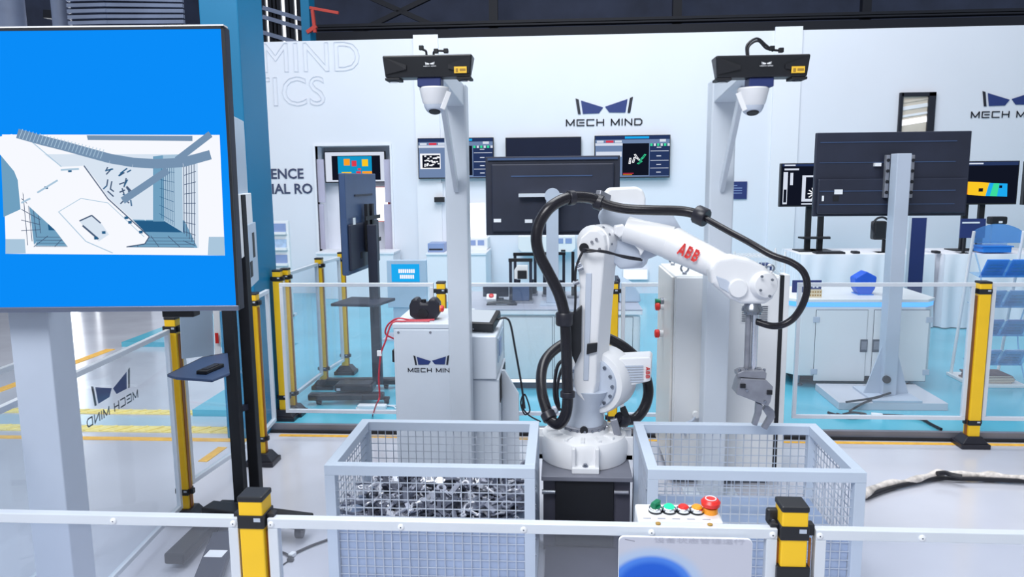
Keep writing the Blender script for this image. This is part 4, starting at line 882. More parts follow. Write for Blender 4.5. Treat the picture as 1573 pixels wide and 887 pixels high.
for k in range(7): ln([(750+k*10, 140), (752+k*10, 400+k*6)], 2, 3); ln([(745, 150+k*38), (810, 150+k*44)], 2, 3)
for k in range(6): ln([(130, 215+k*48), (215, 340+k*22)], 3, 5)
for k in range(4): ln([(135+k*22, 240+k*25), (160+k*20, 520-k*18)], 3, 5)
ad([(520,180),(640,170),(700,180),(690,410),(640,380),(520,230)], 1)
for k in range(26):
    x, y = 520+random.random()*110, 170+random.random()*150; an = random.random()*3; l_ = 18+random.random()*25
    ln([(x, y), (x+l_*math.cos(an), y+l_*math.sin(an))], 6, 5 if k % 3 else 3)
ln([(600,320),(800,185)], 32, 4); ln([(840,140),(990,25)], 30, 4)
ad([(20,70),(60,35),(110,25),(160,45),(220,90),(330,170),(430,165),(480,225),(540,310),(640,400),(720,480),(700,510),(620,525),(560,550),(380,555),(300,450),(180,340),(120,190)], 0)
ln([(200,60),(330,170)], 4, 6); ln([(430,165),(535,310),(720,480),(700,512),(620,525)], 5, 5); ln([(320,370),(440,500),(560,552)], 4, 6); ln([(320,370),(420,310),(540,330),(700,480)], 3, 6)
ad([(415,410),(470,385),(515,425),(545,470),(500,500),(440,445)], 1); ln([(415,410),(470,385),(510,420)], 6, 5); ln([(430,430),(500,490)], 8, 5)
for x, y in ((270,262),(375,188),(490,485),(525,460),(625,395),(642,415),(690,458)): ad([(x-8,y-5),(x+8,y-6),(x+9,y+6),(x-7,y+7)], 3)
ln([(235,285),(325,230)], 8, 6); ln([(165,330),(205,310)], 8, 6); ln([(340,185),(420,180)], 8, 6)
ln([(150,24),(260,55),(360,80),(450,105),(560,135),(660,152),(760,158),(880,152),(1002,118)], 42, 4)
for k in range(24): 
    x = 170+k*16; y = 24+ (k*16)*0.245; ln([(x+8, y-18), (x-8, y+22)], 3, 6)
s0, s1 = loc2(S(236, 478)), loc2(S(287, 492))
bx2(s0[0], s1[0], s1[1], bt0+0.01, 0.05, 0.10).build('speaker_box', 'black_matt', tv, bevel=0.004)
s0, s1 = loc2(S(-40, 478)), loc2(S(56, 483))
bx2(s0[0], s1[0], s1[1], bt0+0.01, 0.05, 0.10).build('speaker_box', 'black_matt', tv, bevel=0.004)
art('screen_picture', tv, corner-tn_*0.0, tux, tuz, I, mats)
# its grey floor stand
tp0 = EYE+ray(30, 480)*(dep+0.13); pyaw = Matrix.Rotation(tyaw, 4, 'Z')
sp_ = T('television_stand', 'thick grey steel pole stand under the large left television', 'stand', (tp0.x, tp0.y, 0))
A = Matrix.Translation((tp0.x+0.025, tp0.y, 0)) @ pyaw
MB(A).box(-0.062, 0.062, 0, 0.124, 0.014, 1.75).build('pole', 'pole_grey', sp_, bevel=0.004)
MB(A).box(-0.3, 0.3, -0.22, 0.34, 0, 0.014).build('base_plate', 'pole_grey', sp_)
MB(A).box(-0.22, 0.22, -0.055, 0.0, 1.45, 1.75).build('mount_plate', 'black_matt', sp_)

# right television seen from behind
VY = 5.6
v0, v1, v2 = P(1256, 204, VY), P(1496, 200, VY), P(1253, 333, VY)
tvr = T('television', 'black television seen from behind on the right grey pole', 'television', ((v0.x+v1.x)/2, VY, v2.z))
x0, x1, z0, z1 = v0.x, v1.x, v2.z, v0.z
MB().box(x0, x1, VY+0.02, VY+0.055, z0, z1).build('back_shell', 'tv_back', tvr, bevel=0.006)
MB().box(x0+0.02, x1-0.02, VY-0.01, VY+0.02, z0+0.02, z0+(z1-z0)*0.45).build('electronics_hump', 'tv_back', tvr, bevel=0.008)
MB().box(x0+0.008, x1-0.008, VY+0.055, VY+0.057, z0+0.01, z1-0.01).build('screen', 'tv_off', tvr)
for fz, th in ((0.88, 0.006), (0.64, 0.005), (0.30, 0.006), (0.14, 0.005)): MB().box(x0+0.03, x1-0.1, VY-0.013 if fz < 0.45 else VY+0.016, VY+0.021, z0+fz*(z1-z0), z0+fz*(z1-z0)+th).build('back_ridge', 'tv_back_blue', tvr)
for x, y, w_, h_ in ((1288,295,12,7),(1349,253,9,5),(1264,305,3,8)):
    q = P(x, y, VY-0.012); MB().box(q.x-w_*0.0024, q.x+w_*0.0024, VY-0.0135, VY+0.018, q.z-h_*0.0024, q.z+h_*0.0024).build('sticker', 'label_white', tvr)
q = P(1283, 305, VY); MB().box(q.x-0.02, q.x+0.02, VY-0.014, VY-0.009, q.z-0.02, q.z+0.02).build('socket_panel', 'black_matt', tvr)
pr0, pr1 = P(1377, 240, VY-0.14), P(1399, 240, VY-0.14); pw = pr1.x-pr0.x; zp = P(1380, 236, VY-0.14).z
ts = T('television_stand', 'grey pole stand on a square floor plate under the right television', 'stand', ((pr0.x+pr1.x)/2, VY, PLAT))
MB().box(pr0.x, pr1.x, VY-0.16, VY-0.05, PLAT+0.07, zp).build('pole', 'pole_grey', ts, bevel=0.004)
for xa in (1358, 1396):
    q, q2 = P(xa, 304, VY-0.05), P(xa+10, 238, VY-0.05); MB().box(q.x, q2.x, VY-0.05, VY-0.012, q.z, q2.z).build('mount_rail', 'steel_dark', ts, bevel=0.003)
    for k in range(4): z = q.z+(k+0.5)*(q2.z-q.z)/4; MB().cyl(((q.x+q2.x)/2, VY-0.05, z), ((q.x+q2.x)/2, VY-0.056, z), 0.012, n=10).build('mount_bolt', 'black_matt', ts)
pc = (pr0.x+pr1.x)/2
MB().box(pc-0.17, pc+0.17, VY-0.3, VY+0.08, PLAT+0.055, PLAT+0.07).build('flange', 'pole_grey', ts)
f0_, f1_ = G(1290, 628, PLAT), G(1440, 600, PLAT)
MB().box(P(1285, 610, 5.35).x, P(1452, 610, 5.35).x, 5.3, 5.8, PLAT, PLAT+0.055).build('floor_plate', 'floor_slab', ts, bevel=0.004)
for s_ in (-1, 1): MB().prism([(pc+s_*pw/2, VY-0.105, PLAT+0.07), (pc+s_*(pw/2+0.11), VY-0.105, PLAT+0.07), (pc+s_*pw/2, VY-0.105, PLAT+0.42)], (0, 0.012, 0)).build('gusset', 'pole_grey', ts)
MB().lathe((pc-0.03, VY-0.16, PLAT+0.19), -Y_, [(0.028,0),(0.028,0.02)], 16).build('cable_hole', 'black_matt', ts, smooth=True)
for kk, pts in enumerate(([(1368,604,5.42),(1340,612,5.35),(1300,618,5.2)], [(1364,605,5.42),(1330,618,5.3),(1305,632,5.2)])):
    MB().tube([P(x, y, yy) for x, y, yy in pts], 0.008, 8).build('power_lead', 'cable_black', ts, smooth=True)
# middle television from behind
MY = 6.1
v0, v1, v2 = P(745, 241, MY), P(953, 240, MY), P(747, 362, MY)
tvm = T('television', 'dark blue television seen from behind above the robot shoulder', 'television', ((v0.x+v1.x)/2, MY, v2.z))
x0, x1, z0, z1 = v0.x, v1.x, v2.z, v0.z
MB().box(x0, x1, MY+0.02, MY+0.06, z0, z1).build('back_shell', 'tv_back', tvm, bevel=0.006)
MB().box(x0+0.05, x1-0.05, MY-0.015, MY+0.02, z0+0.03, z1-0.06).build('electronics_hump', 'tv_back', tvm, bevel=0.01)
MB().box(x0+0.008, x1-0.008, MY+0.06, MY+0.062, z0+0.01, z1-0.01).build('screen', 'tv_off', tvm)
MB().box(x0+0.02, x1-0.02, MY+0.0, MY+0.02, z1-0.03, z1-0.012).build('back_ridge', 'tv_back_blue', tvm)
q, q2 = P(785, 271, MY-0.015), P(910, 270, MY-0.015); MB().box(q.x, q2.x, MY-0.02, MY-0.014, q.z-0.005, q.z+0.005).build('back_ridge', 'tv_back_blue', tvm)
for x, y in ((764, 339), (812, 340)): q = P(x, y, MY-0.016); MB().box(q.x-0.03, q.x+0.03, MY-0.018, MY-0.014, q.z-0.014, q.z+0.014).build('sticker', 'label_white', tvm)
p0_, p1_ = P(839, 330, MY-0.16), P(858, 330, MY-0.16); pc = (p0_.x+p1_.x)/2; pw = p1_.x-p0_.x; ztp = P(849, 301, MY-0.16).z
tsm = T('television_stand', 'pale grey pole with rounded top behind the middle television', 'stand', (pc, MY-0.1, 0.70))
MB().box(p0_.x, p1_.x, MY-0.16, MY-0.09, 0.712, ztp).build('pole', 'pole_grey', tsm, bevel=0.004)
MB().cyl((pc, MY-0.17, ztp), (pc, MY-0.09, ztp), pw*0.62, n=24).build('pole_head', 'pole_grey', tsm, smooth=True)
MB().box(pc-0.1, pc+0.1, MY-0.23, MY-0.02, 0.70, 0.712).build('base_plate', 'pole_grey', tsm)
q, q2 = P(797, 300, MY-0.05), P(898, 296, MY-0.05); MB().box(q.x, q2.x, MY-0.09, MY-0.016, q.z-0.015, q.z+0.012).build('mount_bar', 'aluminium', tsm)
# tilted television on its trolley
QY = 5.62
ta, tb_ = P(529, 266, 5.25), P(577, 272, 6.0); zt_b, zt_t = P(532, 424, 5.25).z, P(529, 266, 5.25).z
dirv = V((tb_.x-ta.x, tb_.y-ta.y, 0)); LT = dirv.length; ang = math.atan2(dirv.y, dirv.x)
A = Matrix.Translation((ta.x, ta.y, 0)) @ Matrix.Rotation(ang, 4, 'Z')
tvo = T('television', 'blue-backed television turned sideways on a black trolley', 'television', (ta.x, ta.y, zt_b))
MB(A).box(0, LT, 0.0, 0.045, zt_b, zt_t).build('back_shell', 'tv_back_blue', tvo, bevel=0.006)
MB(A).box(0.02, LT-0.02, -0.02, 0.0, zt_b+0.03, zt_b+(zt_t-zt_b)*0.5).build('electronics_hump', 'tv_back', tvo, bevel=0.008)
MB(A).box(0.005, LT-0.005, 0.045, 0.048, zt_b+0.008, zt_t-0.008).build('screen', 'tv_off', tvo)
MB(A).box(0.2, LT-0.12, -0.006, 0.0, zt_t-0.17, zt_t-0.155).build('back_ridge', 'tv_back', tvo)
for u in (0.50, 0.66):
    MB(A).box(LT*u-0.02, LT*u+0.03, -0.045, -0.02, zt_b+0.14, zt_b+0.5).build('mount_rail', 'black_matt', tvo)
MB(A).box(LT*0.4, LT*0.9, -0.05, -0.045, zt_b+0.2, zt_b+0.23).build('mount_bar', 'black_matt', tvo); MB(A).box(LT*0.4, LT*0.9, -0.05, -0.045, zt_b+0.38, zt_b+0.41).build('mount_bar', 'black_matt', tvo)
for u, zz in ((0.12, 0.36), (0.3, 0.1)): MB(A).box(LT*u, LT*u+0.05, -0.022, -0.019, zt_b+zz, zt_b+zz+0.05).build('sticker', 'label_white' if zz > 0.2 else 'black_matt', tvo)
tq0, tq1 = P(571, 500, 5.6), P(585, 500, 5.6); tbz = G(577, 604, PLAT)
tr = T('television_trolley', 'black single-column trolley carrying the sideways television', 'trolley', (tbz.x, 5.6, PLAT))
zc_ = P(578, 345, 5.6).z
MB().box(tq0.x, tq1.x, 5.56, 5.62, PLAT+0.08, zc_).build('column', 'tv_back', tr, bevel=0.004)
q, q2 = P(514, 470, 5.45), P(600, 462, 5.45); zs = P(560, 466, 5.5).z
MB().prism([(P(514,468,5.45).x,5.35,zs),(P(585,468,5.45).x,5.32,zs),(P(600,468,5.45).x,5.62,zs),(P(527,468,5.45).x,5.68,zs)], (0,0,0.022)).build('shelf', 'tv_back', tr, bevel=0.005)
for xx, dy in ((486, -0.12), (489, 0.3)):
    q = P(xx+2, 612, 5.45+dy*0.5); MB().bar((P(488,610,5.5).x, 5.42+dy, PLAT+0.06), (P(598,610,5.5).x, 5.46+dy, PLAT+0.06), 0.075, 0.05).build('base_beam', 'rubber', tr, bevel=0.012)
MB().bar((P(560,610,5.5).x, 5.28, PLAT+0.06), (P(560,610,5.5).x, 5.8, PLAT+0.06), 0.09, 0.04).build('cross_beam', 'rubber', tr, bevel=0.008)
for xx, yy in ((490, 5.3), (594, 5.34), (490, 5.72), (594, 5.76)):
    q = P(xx, 612, yy); ca = MB().bar((q.x, yy, PLAT+0.03), (q.x, yy, PLAT+0.05), 0.04, 0.04).build('caster_fork', 'black_plastic', tr); MB().cyl((q.x-0.014, yy, PLAT+0.026), (q.x+0.014, yy, PLAT+0.026), 0.026, n=16).build('caster_wheel', 'black_matt', ca, smooth=True)
q, q2 = P(511, 589, 5.3), P(570, 576, 5.3); pb = T('power_box', 'black oblong box lying on the trolley base beam', 'box', (q.x, 5.4, PLAT+0.085))
MB().box(q.x, q2.x, 5.32, 5.46, PLAT+0.087, PLAT+0.147).build('shell', 'rubber', pb, bevel=0.02, seg=3); MB().box(q.x+0.02, q.x+0.05, 5.318, 5.325, PLAT+0.1, PLAT+0.12).build('label_plate', 'pole_grey', pb)
wc = T('white_cable_coil', 'white cable coil and plug block on the platform by the trolley', 'cable', (*G(575, 626, PLAT)[:2], PLAT))
q = G(574, 628, PLAT+0.006); MB().tube([q+V((0.16*math.cos(t_)+0.01*t_, 0.07*math.sin(t_), 0.003*math.sin(t_*2)+0.002)) for t_ in [k*0.5 for k in range(20)]], 0.005, 8, 3).build('coil', 'label_white', wc, smooth=True)
q = G(575, 628, PLAT); MB().box(q.x-0.12, q.x+0.09, q.y-0.03, q.y+0.03, PLAT, PLAT+0.03).build('plug_block', 'label_white', wc, bevel=0.006)
# ================================================================== LEFT TROLLEY
ct = T('display_trolley', 'black two-upright trolley with a shelf left of the heaped bin', 'trolley', (*G(375, 790)[:2], 0))
ul, ur = P(359, 600, 3.50), P(384, 600, 3.60)
ztop = P(370, 300, 3.5).z
for q in (ul, ur): MB().box(q.x-0.027, q.x+0.027, q.y-0.02, q.y+0.03, 0.1, ztop).build('upright', 'black_matt', ct, bevel=0.003)
for yy in (345, 381, 628, 468): z = P(372, yy, 3.55).z; MB().bar((ul.x, 3.52, z), (ur.x, 3.62, z), 0.02, 0.03).build('cross_bar', 'tv_back', ct)
e0, e1 = G(318, 776, 0.11), G(474, 796, 0.11)
MB().bar((e0.x, e0.y, 0.09), (e1.x, e1.y, 0.09), 0.10, 0.05).build('base_beam', 'black_plastic', ct, bevel=0.008)
for (xa, ya), (xb, yb) in (((345, 820), (310, 915)),):
    g0, g1 = G(xa, ya, 0.09), G(xb, yb, 0.09); MB().bar((g0.x, g0.y, 0.085), (g1.x, g1.y, 0.085), 0.11, 0.04).build('base_leg', 'tv_back', ct, bevel=0.008)
    lb0 = g0.lerp(g1, 0.42); MB().box(lb0.x-0.04, lb0.x+0.04, lb0.y-0.03, lb0.y+0.03, 0.105, 0.1065).build('leg_label', 'label_white', ct)
MB().bar((ul.x-0.08, 3.55, 0.06), (e0.x+0.06, 2.98, 0.06), 0.09, 0.05).build('base_leg', 'black_plastic', ct, bevel=0.008)
for px, py in ((461, 826), (328, 820)):
    q = G(px, py); cf = MB().bar((q.x, q.y, 0.05), (q.x, q.y+0.01, 0.075), 0.05, 0.05).build('caster_fork', 'black_plastic', ct); MB().cyl((q.x-0.016, q.y, 0.032), (q.x+0.016, q.y, 0.032), 0.032, n=18).build('caster_wheel', 'rubber', ct if 0 else cf, smooth=True)
zs = 0.87
sh = MB().prism([G(x, y, zs) for x, y in ((257,580),(311,553),(350,546),(353,577),(326,588),(270,584))], (0, 0, 0.012)).build('shelf', 'tv_back_blue', ct, bevel=0.004)
MB().prism([G(x, y, zs-0.016) for x, y in ((257,580),(311,553),(350,546),(353,577),(326,588),(270,584))], (0, 0, 0.015)).build('shelf_rim', 'black_plastic', ct, bevel=0.003)
MB().prism([P(275,468,3.42), P(326,468,3.56), P(329,546,3.56), P(279,552,3.42)], (-0.01, 0.02, 0)).build('rear_cover', 'tv_back_pale', ct, bevel=0.003)
MB().prism([P(327,468,3.555), P(337,468,3.57), P(340,548,3.57), P(330,548,3.555)], (-0.01, 0.02, 0)).build('rear_cover', 'label_white', ct, bevel=0.002)
MB().prism([P(330,512,3.545), P(335,512,3.553), P(336,528,3.553), P(331,528,3.545)], (-0.001, 0.004, 0)).build('red_sticker', 'abb_red', ct)
rm = T('remote_control', 'black remote control lying on the trolley shelf', 'remote', (*G(323, 567, zs+0.012)[:2], zs+0.012))
g0, g1 = G(309, 573, zs+0.02), G(337, 561, zs+0.02); MB().bar(g0, g1, 0.05, 0.016).build('shell', 'black_matt', rm, bevel=0.004); MB().bar(g0.lerp(g1, 0.2)+Z_*0.009, g0.lerp(g1, 0.8)+Z_*0.009, 0.03, 0.003).build('keys', 'rubber', rm)
# the television it carries, seen nearly edge on
n_, f_ = P(352, 300, 3.30), P(385, 300, 3.95); zt_, zb_ = P(384, 186, 3.95).z, P(402, 432, 3.95).z
dirv = V((f_.x-n_.x, f_.y-n_.y, 0)); LT = dirv.length; A = Matrix.Translation((n_.x, n_.y, 0)) @ Matrix.Rotation(math.atan2(dirv.y, dirv.x), 4, 'Z') 
te = T('television', 'pale-backed television seen nearly edge on beside the teal column', 'television', (f_.x, f_.y, zb_))
MB(A).box(0, LT, 0.012, 0.05, zb_+0.15, zt_).build('back_shell', 'tv_back_pale', te, bevel=0.004)
MB(A).box(0.0, LT-0.02, -0.006, 0.012, zb_+0.17, zb_+0.17+(zt_-zb_)*0.36).build('electronics_hump', 'label_white', te, bevel=0.004)
MB(A).box(0.005, LT-0.005, 0.05, 0.052, zb_+0.16, zt_-0.01).build('screen', 'tv_off', te)
MB(A).box(LT*0.52, LT*1.06, -0.012, 0.0, zb_, zb_+0.32).build('socket_plate', 'tv_back_pale', te, bevel=0.003)
MB(A).box(LT*0.82, LT*0.92, -0.014, -0.012, zb_+0.14, zb_+0.27).build('socket_slot', 'black_matt', te); MB(A).box(LT*0.62, LT*0.74, -0.014, -0.012, zb_+0.05, zb_+0.13).build('socket_slot', 'black_matt', te)

# extra fittings of the right front post
rp2 = [o for o in bpy.data.objects if o.get('label', '').startswith('yellow post with black cap, front right')][0]
q = P(1222, 879, FY); MB().box(rp2.location.x-wdF/2-0.008, rp2.location.x+wdF/2+0.008, FY-0.004, FY+wdF+0.004, q.z-0.03, q.z+0.012).build('sensor_block', 'black_plastic', rp2, bevel=0.003)
q = P(1184, 791, FY+0.05); MB().box(q.x-0.012, q.x+0.02, FY+0.035, FY+0.055, q.z-0.018, q.z+0.018).build('latch_block', 'black_plastic', rp2, bevel=0.006); MB().cyl((q.x, FY+0.035, q.z-0.006), (q.x, FY+0.028, q.z-0.006), 0.005, n=10).build('latch_pin', 'chrome', rp2)
MB().cyl((rp2.location.x+wdF/2+0.008, FY+0.01, 0.7), (rp2.location.x+wdF/2+0.008, FY+0.01, RZ-0.02), 0.003, n=8).build('sensor_lead', 'amber_slot', rp2)

# ================================================================== BACKGROUND DISPLAYS
def flat_tv(label, px, Y, items, mats, parent_stand=None, dead=False, group='screens on the exhibition wall', lit='em_ui_grey'):
    a, c = P(px[0], px[3], Y), P(px[2], px[1], Y); w_, h_ = c.x-a.x, c.z-a.z
    t = T('wall_screen', label, 'screen', ((a.x+c.x)/2, Y, a.z), group)
    MB().box(a.x, c.x, Y, Y+0.06, a.z, c.z).build('frame', 'black_plastic', t, bevel=0.003)
    MB().box(a.x+0.012, c.x-0.012, Y-0.003, Y, a.z+0.016, c.z-0.012).build('screen', 'tv_off' if dead else lit, t)
    if items: art('screen_picture', t, V((a.x, Y-0.003, a.z)), X_*w_, Z_*h_, [([(u, v) for u, v in p], m) for p, m in items], mats)
    return t, a, c
UM = ['em_ui_navy', 'em_ui_dark', 'em_ui_grey', 'em_ui_pale', 'em_ui_cyan', 'em_ui_green', 'em_ui_red', 'em_pic_white', 'em_ui_orange', 'em_ui_yellow', 'em_ui_teal']
def ui(kind):
    I = [(rc(.01,.9,.99,.985), 0), (rc(.40,.92,.72,.97), 4), (rc(.01,.82,.99,.9), 2), (rc(.03,.83,.12,.88), 3), (rc(.15,.83,.25,.88), 6), (rc(.27,.83,.36,.88), 3), (rc(.86,.84,.94,.9), 3), (rc(.01,.76,.37,.82), 3), (rc(.02,.05,.36,.75), 2)]
    I += [(rc(.73,.05,.99,.80), 0)] + [(rc(.74,v,.98,v+.012), 3) for v in (.62,.40,.22)] + [(rc(.82,v,.88,v+.02), 3) for v in (.7,.5,.3,.12)]
    I += [(rc(.735+.045*k,.74,.765+.045*k,.80), 3 if k % 2 else 5) for k in range(6)]
    if kind == 'parts':
        I += [(rc(.03,.24,.30,.62), 7), (rc(.06,.27,.29,.58), 1), (rc(.55,.08,.72,.8), 1)]
        for k in range(30):
            u, v = .08+random.random()*.19, .29+random.random()*.25; I.append((rc(u, v, u+.025, v+.03), 7))
        for k in range(14): u, v = .57+random.random()*.08, .34+random.random()*.26; I.append((rc(u, v, u+.015, v+.05), 7))
    else:
        I += [(rc(.37,.06,.72,.81), 1), (rc(.02,.50,.36,.62), 3), (rc(.38,.10,.52,.115), 6), (rc(.38,.07,.50,.08), 8)]
        for k, (u, v, an, m_) in enumerate(((.47,.40,1.4,7),(.52,.42,1.2,7),(.57,.46,-.7,7),(.62,.44,.7,5),(.60,.36,.5,5),(.55,.50,-.9,7),(.65,.50,.8,5))):
            for q in stroke([(u-.03*math.cos(an), v-.07*math.sin(an)), (u+.03*math.cos(an), v+.07*math.sin(an))], .028): I.append((q, m_))
            for d_ in (-.5, 0, .5): uu, vv = u+.03*d_*math.cos(an), v+.07*d_*math.sin(an); I.append((rc(uu-.006, vv-.012, uu+.006, vv+.012), 1))
    return I
SW = WY-0.10
flat_tv('wall screen showing white parts behind the left camera tower', (643, 211, 758, 275), SW, ui('parts'), UM)
flat_tv('unlit black wall screen behind the middle television', (777, 210, 893, 274), SW, [], UM, dead=True)
flat_tv('wall screen showing green and white parts right of the unlit one', (913, 207, 1030, 274), SW, ui('rods'), UM)
for k, o in enumerate([o for o in bpy.data.objects if o.get('category') == 'screen' and o.type == 'EMPTY']):
    ch = [c for c in o.children if c.name.startswith('frame')][0]
    MB().box(o.location.x-0.25, o.location.x+0.25, SW+0.06, WY, o.location.z+0.15, o.location.z+0.45).build('wall_bracket', 'black_matt', o)
# screen inside the niche
t, a, c = flat_tv('small screen with colourful blocks inside the wall niche', (500, 232, 591, 281), WY+0.30, [(rc(.02,.03,.98,.97), 3), (rc(.12,.08,.92,.86), 1), (rc(.22,.10,.78,.84), 10), (rc(.32,.55,.42,.76), 8), (rc(.45,.52,.53,.70), 6), (rc(.62,.52,.72,.74), 9), (rc(.52,.18,.60,.36), 6), (rc(.62,.22,.78,.36), 8), (rc(.28,.16,.44,.34), 9), (rc(.55,.4,.6,.46), 6)], UM, lit='em_ui_pale')
MB().box(a.x+0.1, c.x-0.1, WY+0.36, WY+0.44, a.z+0.1, c.z-0.1).build('wall_bracket', 'black_matt', t)
# bright light boxes and one glowing panel
def lightbox(label, px, Y, edge):
    a, c = P(px[0], px[3], Y), P(px[2], px[1], Y); t = T('light_box', label, 'light box', ((a.x+c.x)/2, Y, a.z), 'lit white light boxes')
    MB().box(a.x, c.x, Y, Y+0.05, a.z, c.z).build('case', edge, t); MB().box(a.x+0.01, c.x-0.02, Y-0.004, Y, a.z+0.01, c.z-0.01).build('diffuser', 'em_white', t)
    return t, a, c
lightbox('lit white light box right of the niche screen', (577, 287, 597, 341), WY+0.10, 'red_paint')
lightbox('lit white light box left of the middle television', (712, 311, 747, 366), WY-0.062, 'wall_panel')
lightbox('glowing white panel for a bright spot low behind the robot elbow', (957, 414, 996, 430), WY-0.062, 'wall_panel')  # bright spot put in as a glowing panel, no known lamp there
# narrow camera pieces and plinths along the wall
def plinth(label, px0, px1, py, Y, dp):
    a, c = P(px0, py, Y), P(px1, py, Y); t = T('display_plinth', label, 'plinth', ((a.x+c.x)/2, Y, PLAT), 'white plinths along the wall')
    MB().box(a.x, c.x, Y, Y+dp, PLAT, a.z-0.03).build('body', 'wall_panel', t, bevel=0.004); MB().box(a.x-0.01, c.x+0.01, Y-0.015, Y+dp, a.z-0.03, a.z).build('top', 'wall_panel', t, bevel=0.004)
    return t, a, c
t, a, c = plinth('white plinth in the niche wall behind the kiosk', 486, 604, 388, 10.25, 0.46)
t, a, c = plinth('white plinth below the wall screen with white parts', 655, 746, 389, 10.0, 0.74)
t = T('sensor_box', 'blue-grey flat box on the plinth behind the left tower', 'box', (P(668, 386, 10.1).x, 10.1, a.z))
b0, b1 = P(657, 386, 10.1), P(682, 374, 10.1); MB().box(b0.x, b1.x, 10.1, 10.4, a.z, b1.z).build('shell', 'console_blue', t, bevel=0.006); MB().box(b0.x+0.02, b1.x-0.02, 10.095, 10.1, a.z+0.03, a.z+0.05).build('slot', 'black_matt', t)
t = T('small_sensor', 'small black sensor on the wall under the left wall screen', 'sensor', (P(674, 310, WY-0.1).x, WY-0.1, P(674, 311, WY-0.1).z))
b0, b1 = P(667, 311, WY-0.12), P(682, 303, WY-0.12); MB().box(b0.x, b1.x, WY-0.12, WY-0.04, b0.z, b1.z).build('body', 'black_plastic', t, bevel=0.004); MB().box(b0.x+0.03, b1.x-0.03, WY-0.04, WY, b0.z+0.01, b1.z+0.2).build('arm', 'wall_panel', t)
def console(label, px, Y):
    a, c = P(px[0], px[3], Y), P(px[2], px[1], Y); t = T('wall_console', label, 'console', ((a.x+c.x)/2, Y, a.z), 'white wall consoles')
    h = 0.05; MB().prism([V((a.x, Y, a.z+h)), V((a.x+h, Y, a.z)), V((c.x-h, Y, a.z)), V((c.x, Y, a.z+h)), V((c.x, Y, c.z)), V((a.x, Y, c.z))], (0, WY-Y, 0)).build('case', 'cabinet_white', t, bevel=0.006)
    w_ = c.x-a.x
    for k in range(2): MB().box(c.x-0.26+k*0.12, c.x-0.17+k*0.12, Y-0.006, Y, c.z-0.1, c.z-0.03).build('socket', 'console_blue', t)
    MB().box(c.x-0.2, c.x-0.14, Y-0.008, Y, a.z+0.01, a.z+0.035).build('latch', 'black_matt', t)
console('white wall console left of the middle television', (713, 366, 749, 388), WY-0.35)
console('white wall console below the middle television', (796, 363, 884, 388), WY-0.35)
# navy plate on the wall beside the right tower
a, c = P(1124, 306, WY-0.02), P(1148, 279, WY-0.02); t = T('wall_plate', 'small navy plate on the wall beside the right tower', 'sign', (a.x, WY, a.z))
MB().box(a.x, c.x, WY-0.02, WY-0.002, a.z, c.z).build('plate', 'navy_board', t)
for k in range(4): MB().box(a.x+0.02, a.x+0.02+(0.05 if k == 0 else 0.12), WY-0.0212, WY-0.02, c.z-0.06-0.035*k, c.z-0.05-0.035*k).build('print_line', 'console_blue', t)
# kiosk
a, c = P(596, 470, 7.6), P(654, 400, 7.6)
t = T('touch_kiosk', 'pale kiosk with a glowing cyan screen behind the fence', 'kiosk', ((a.x+c.x)/2, 7.6, PLAT))
MB().box(a.x, c.x, 7.6, 7.68, a.z-0.02, c.z).build('head', 'tv_back_pale', t, bevel=0.006); MB().box(a.x+0.05, c.x-0.05, 7.62, 7.72, PLAT+0.02, a.z).build('column', 'tv_back_pale', t, bevel=0.004); MB().box(a.x-0.05, c.x+0.05, 7.5, 7.85, PLAT, PLAT+0.02).build('foot', 'pole_grey', t)
b0, b1 = P(602, 433, 7.598), P(644, 406, 7.598); MB().box(b0.x, b1.x, 7.594, 7.6, b0.z, b1.z).build('screen', 'em_ui_cyan', t)
I = [(rc(.25+.075*k,.50,.25+.075*k+.06,.72), 0) for k in range(8)]+[(rc(.30+.075*k,.18,.30+.075*k+.06,.40), 0) for k in range(7)]
art('screen_text', t, V((b0.x, 7.594, b0.z)), X_*(b1.x-b0.x), Z_*(b1.z-b0.z), I, ['em_pic_white'])
# left brochure rack sliver
a, c = P(418, 432, 8.8), P(440, 340, 8.8); t = T('leaflet_rack', 'white leaflet rack at the right edge of the teal column', 'rack', ((a.x+c.x)/2, 8.8, PLAT))
MB().box(a.x-0.1, c.x, 8.85, 8.9, PLAT, c.z).build('back_panel', 'cabinet_white', t)
MB().box(a.x-0.1, c.x, 8.7, 9.0, PLAT, PLAT+0.03).build('foot', 'cabinet_white', t)
for k in range(5): z = c.z-0.16-0.19*k; MB().box(a.x-0.09, c.x-0.02, 8.80, 8.85, z, z+0.03).build('ledge', 'cabinet_white', t); MB().box(a.x-0.06, c.x-0.03, 8.83, 8.845, z+0.03, z+0.13).build('leaflet', 'brochure_blue' if k % 2 else 'console_blue', t)

# ------------------------------------------------------------------ middle counter
NY = 5.72; CZ = 0.70
a, c = P(690, 478, NY), P(985, 478, NY)
t = T('display_counter', 'long white counter behind the robot', 'counter', ((a.x+c.x)/2, NY, PLAT))
MB().box(a.x, c.x, NY+0.02, 6.65, PLAT+0.06, CZ-0.045).build('body', 'cabinet_white', t, bevel=0.03, seg=3)
MB().box(a.x+0.06, c.x-0.06, NY+0.07, 6.6, PLAT, PLAT+0.06).build('plinth', 'seam_dark', t)
MB().box(a.x-0.01, c.x+0.01, NY, 6.67, CZ-0.045, CZ-0.008).build('white_edge', 'label_white', t, bevel=0.008)
MB().box(a.x-0.01, c.x+0.01, NY-0.002, 6.67, CZ-0.008, CZ).build('worktop', 'worktop_grey', t)
MB().box(a.x+0.02, c.x-0.02, NY+0.016, NY+0.02, PLAT+0.062, PLAT+0.085).build('light_strip', 'em_ledw', t)
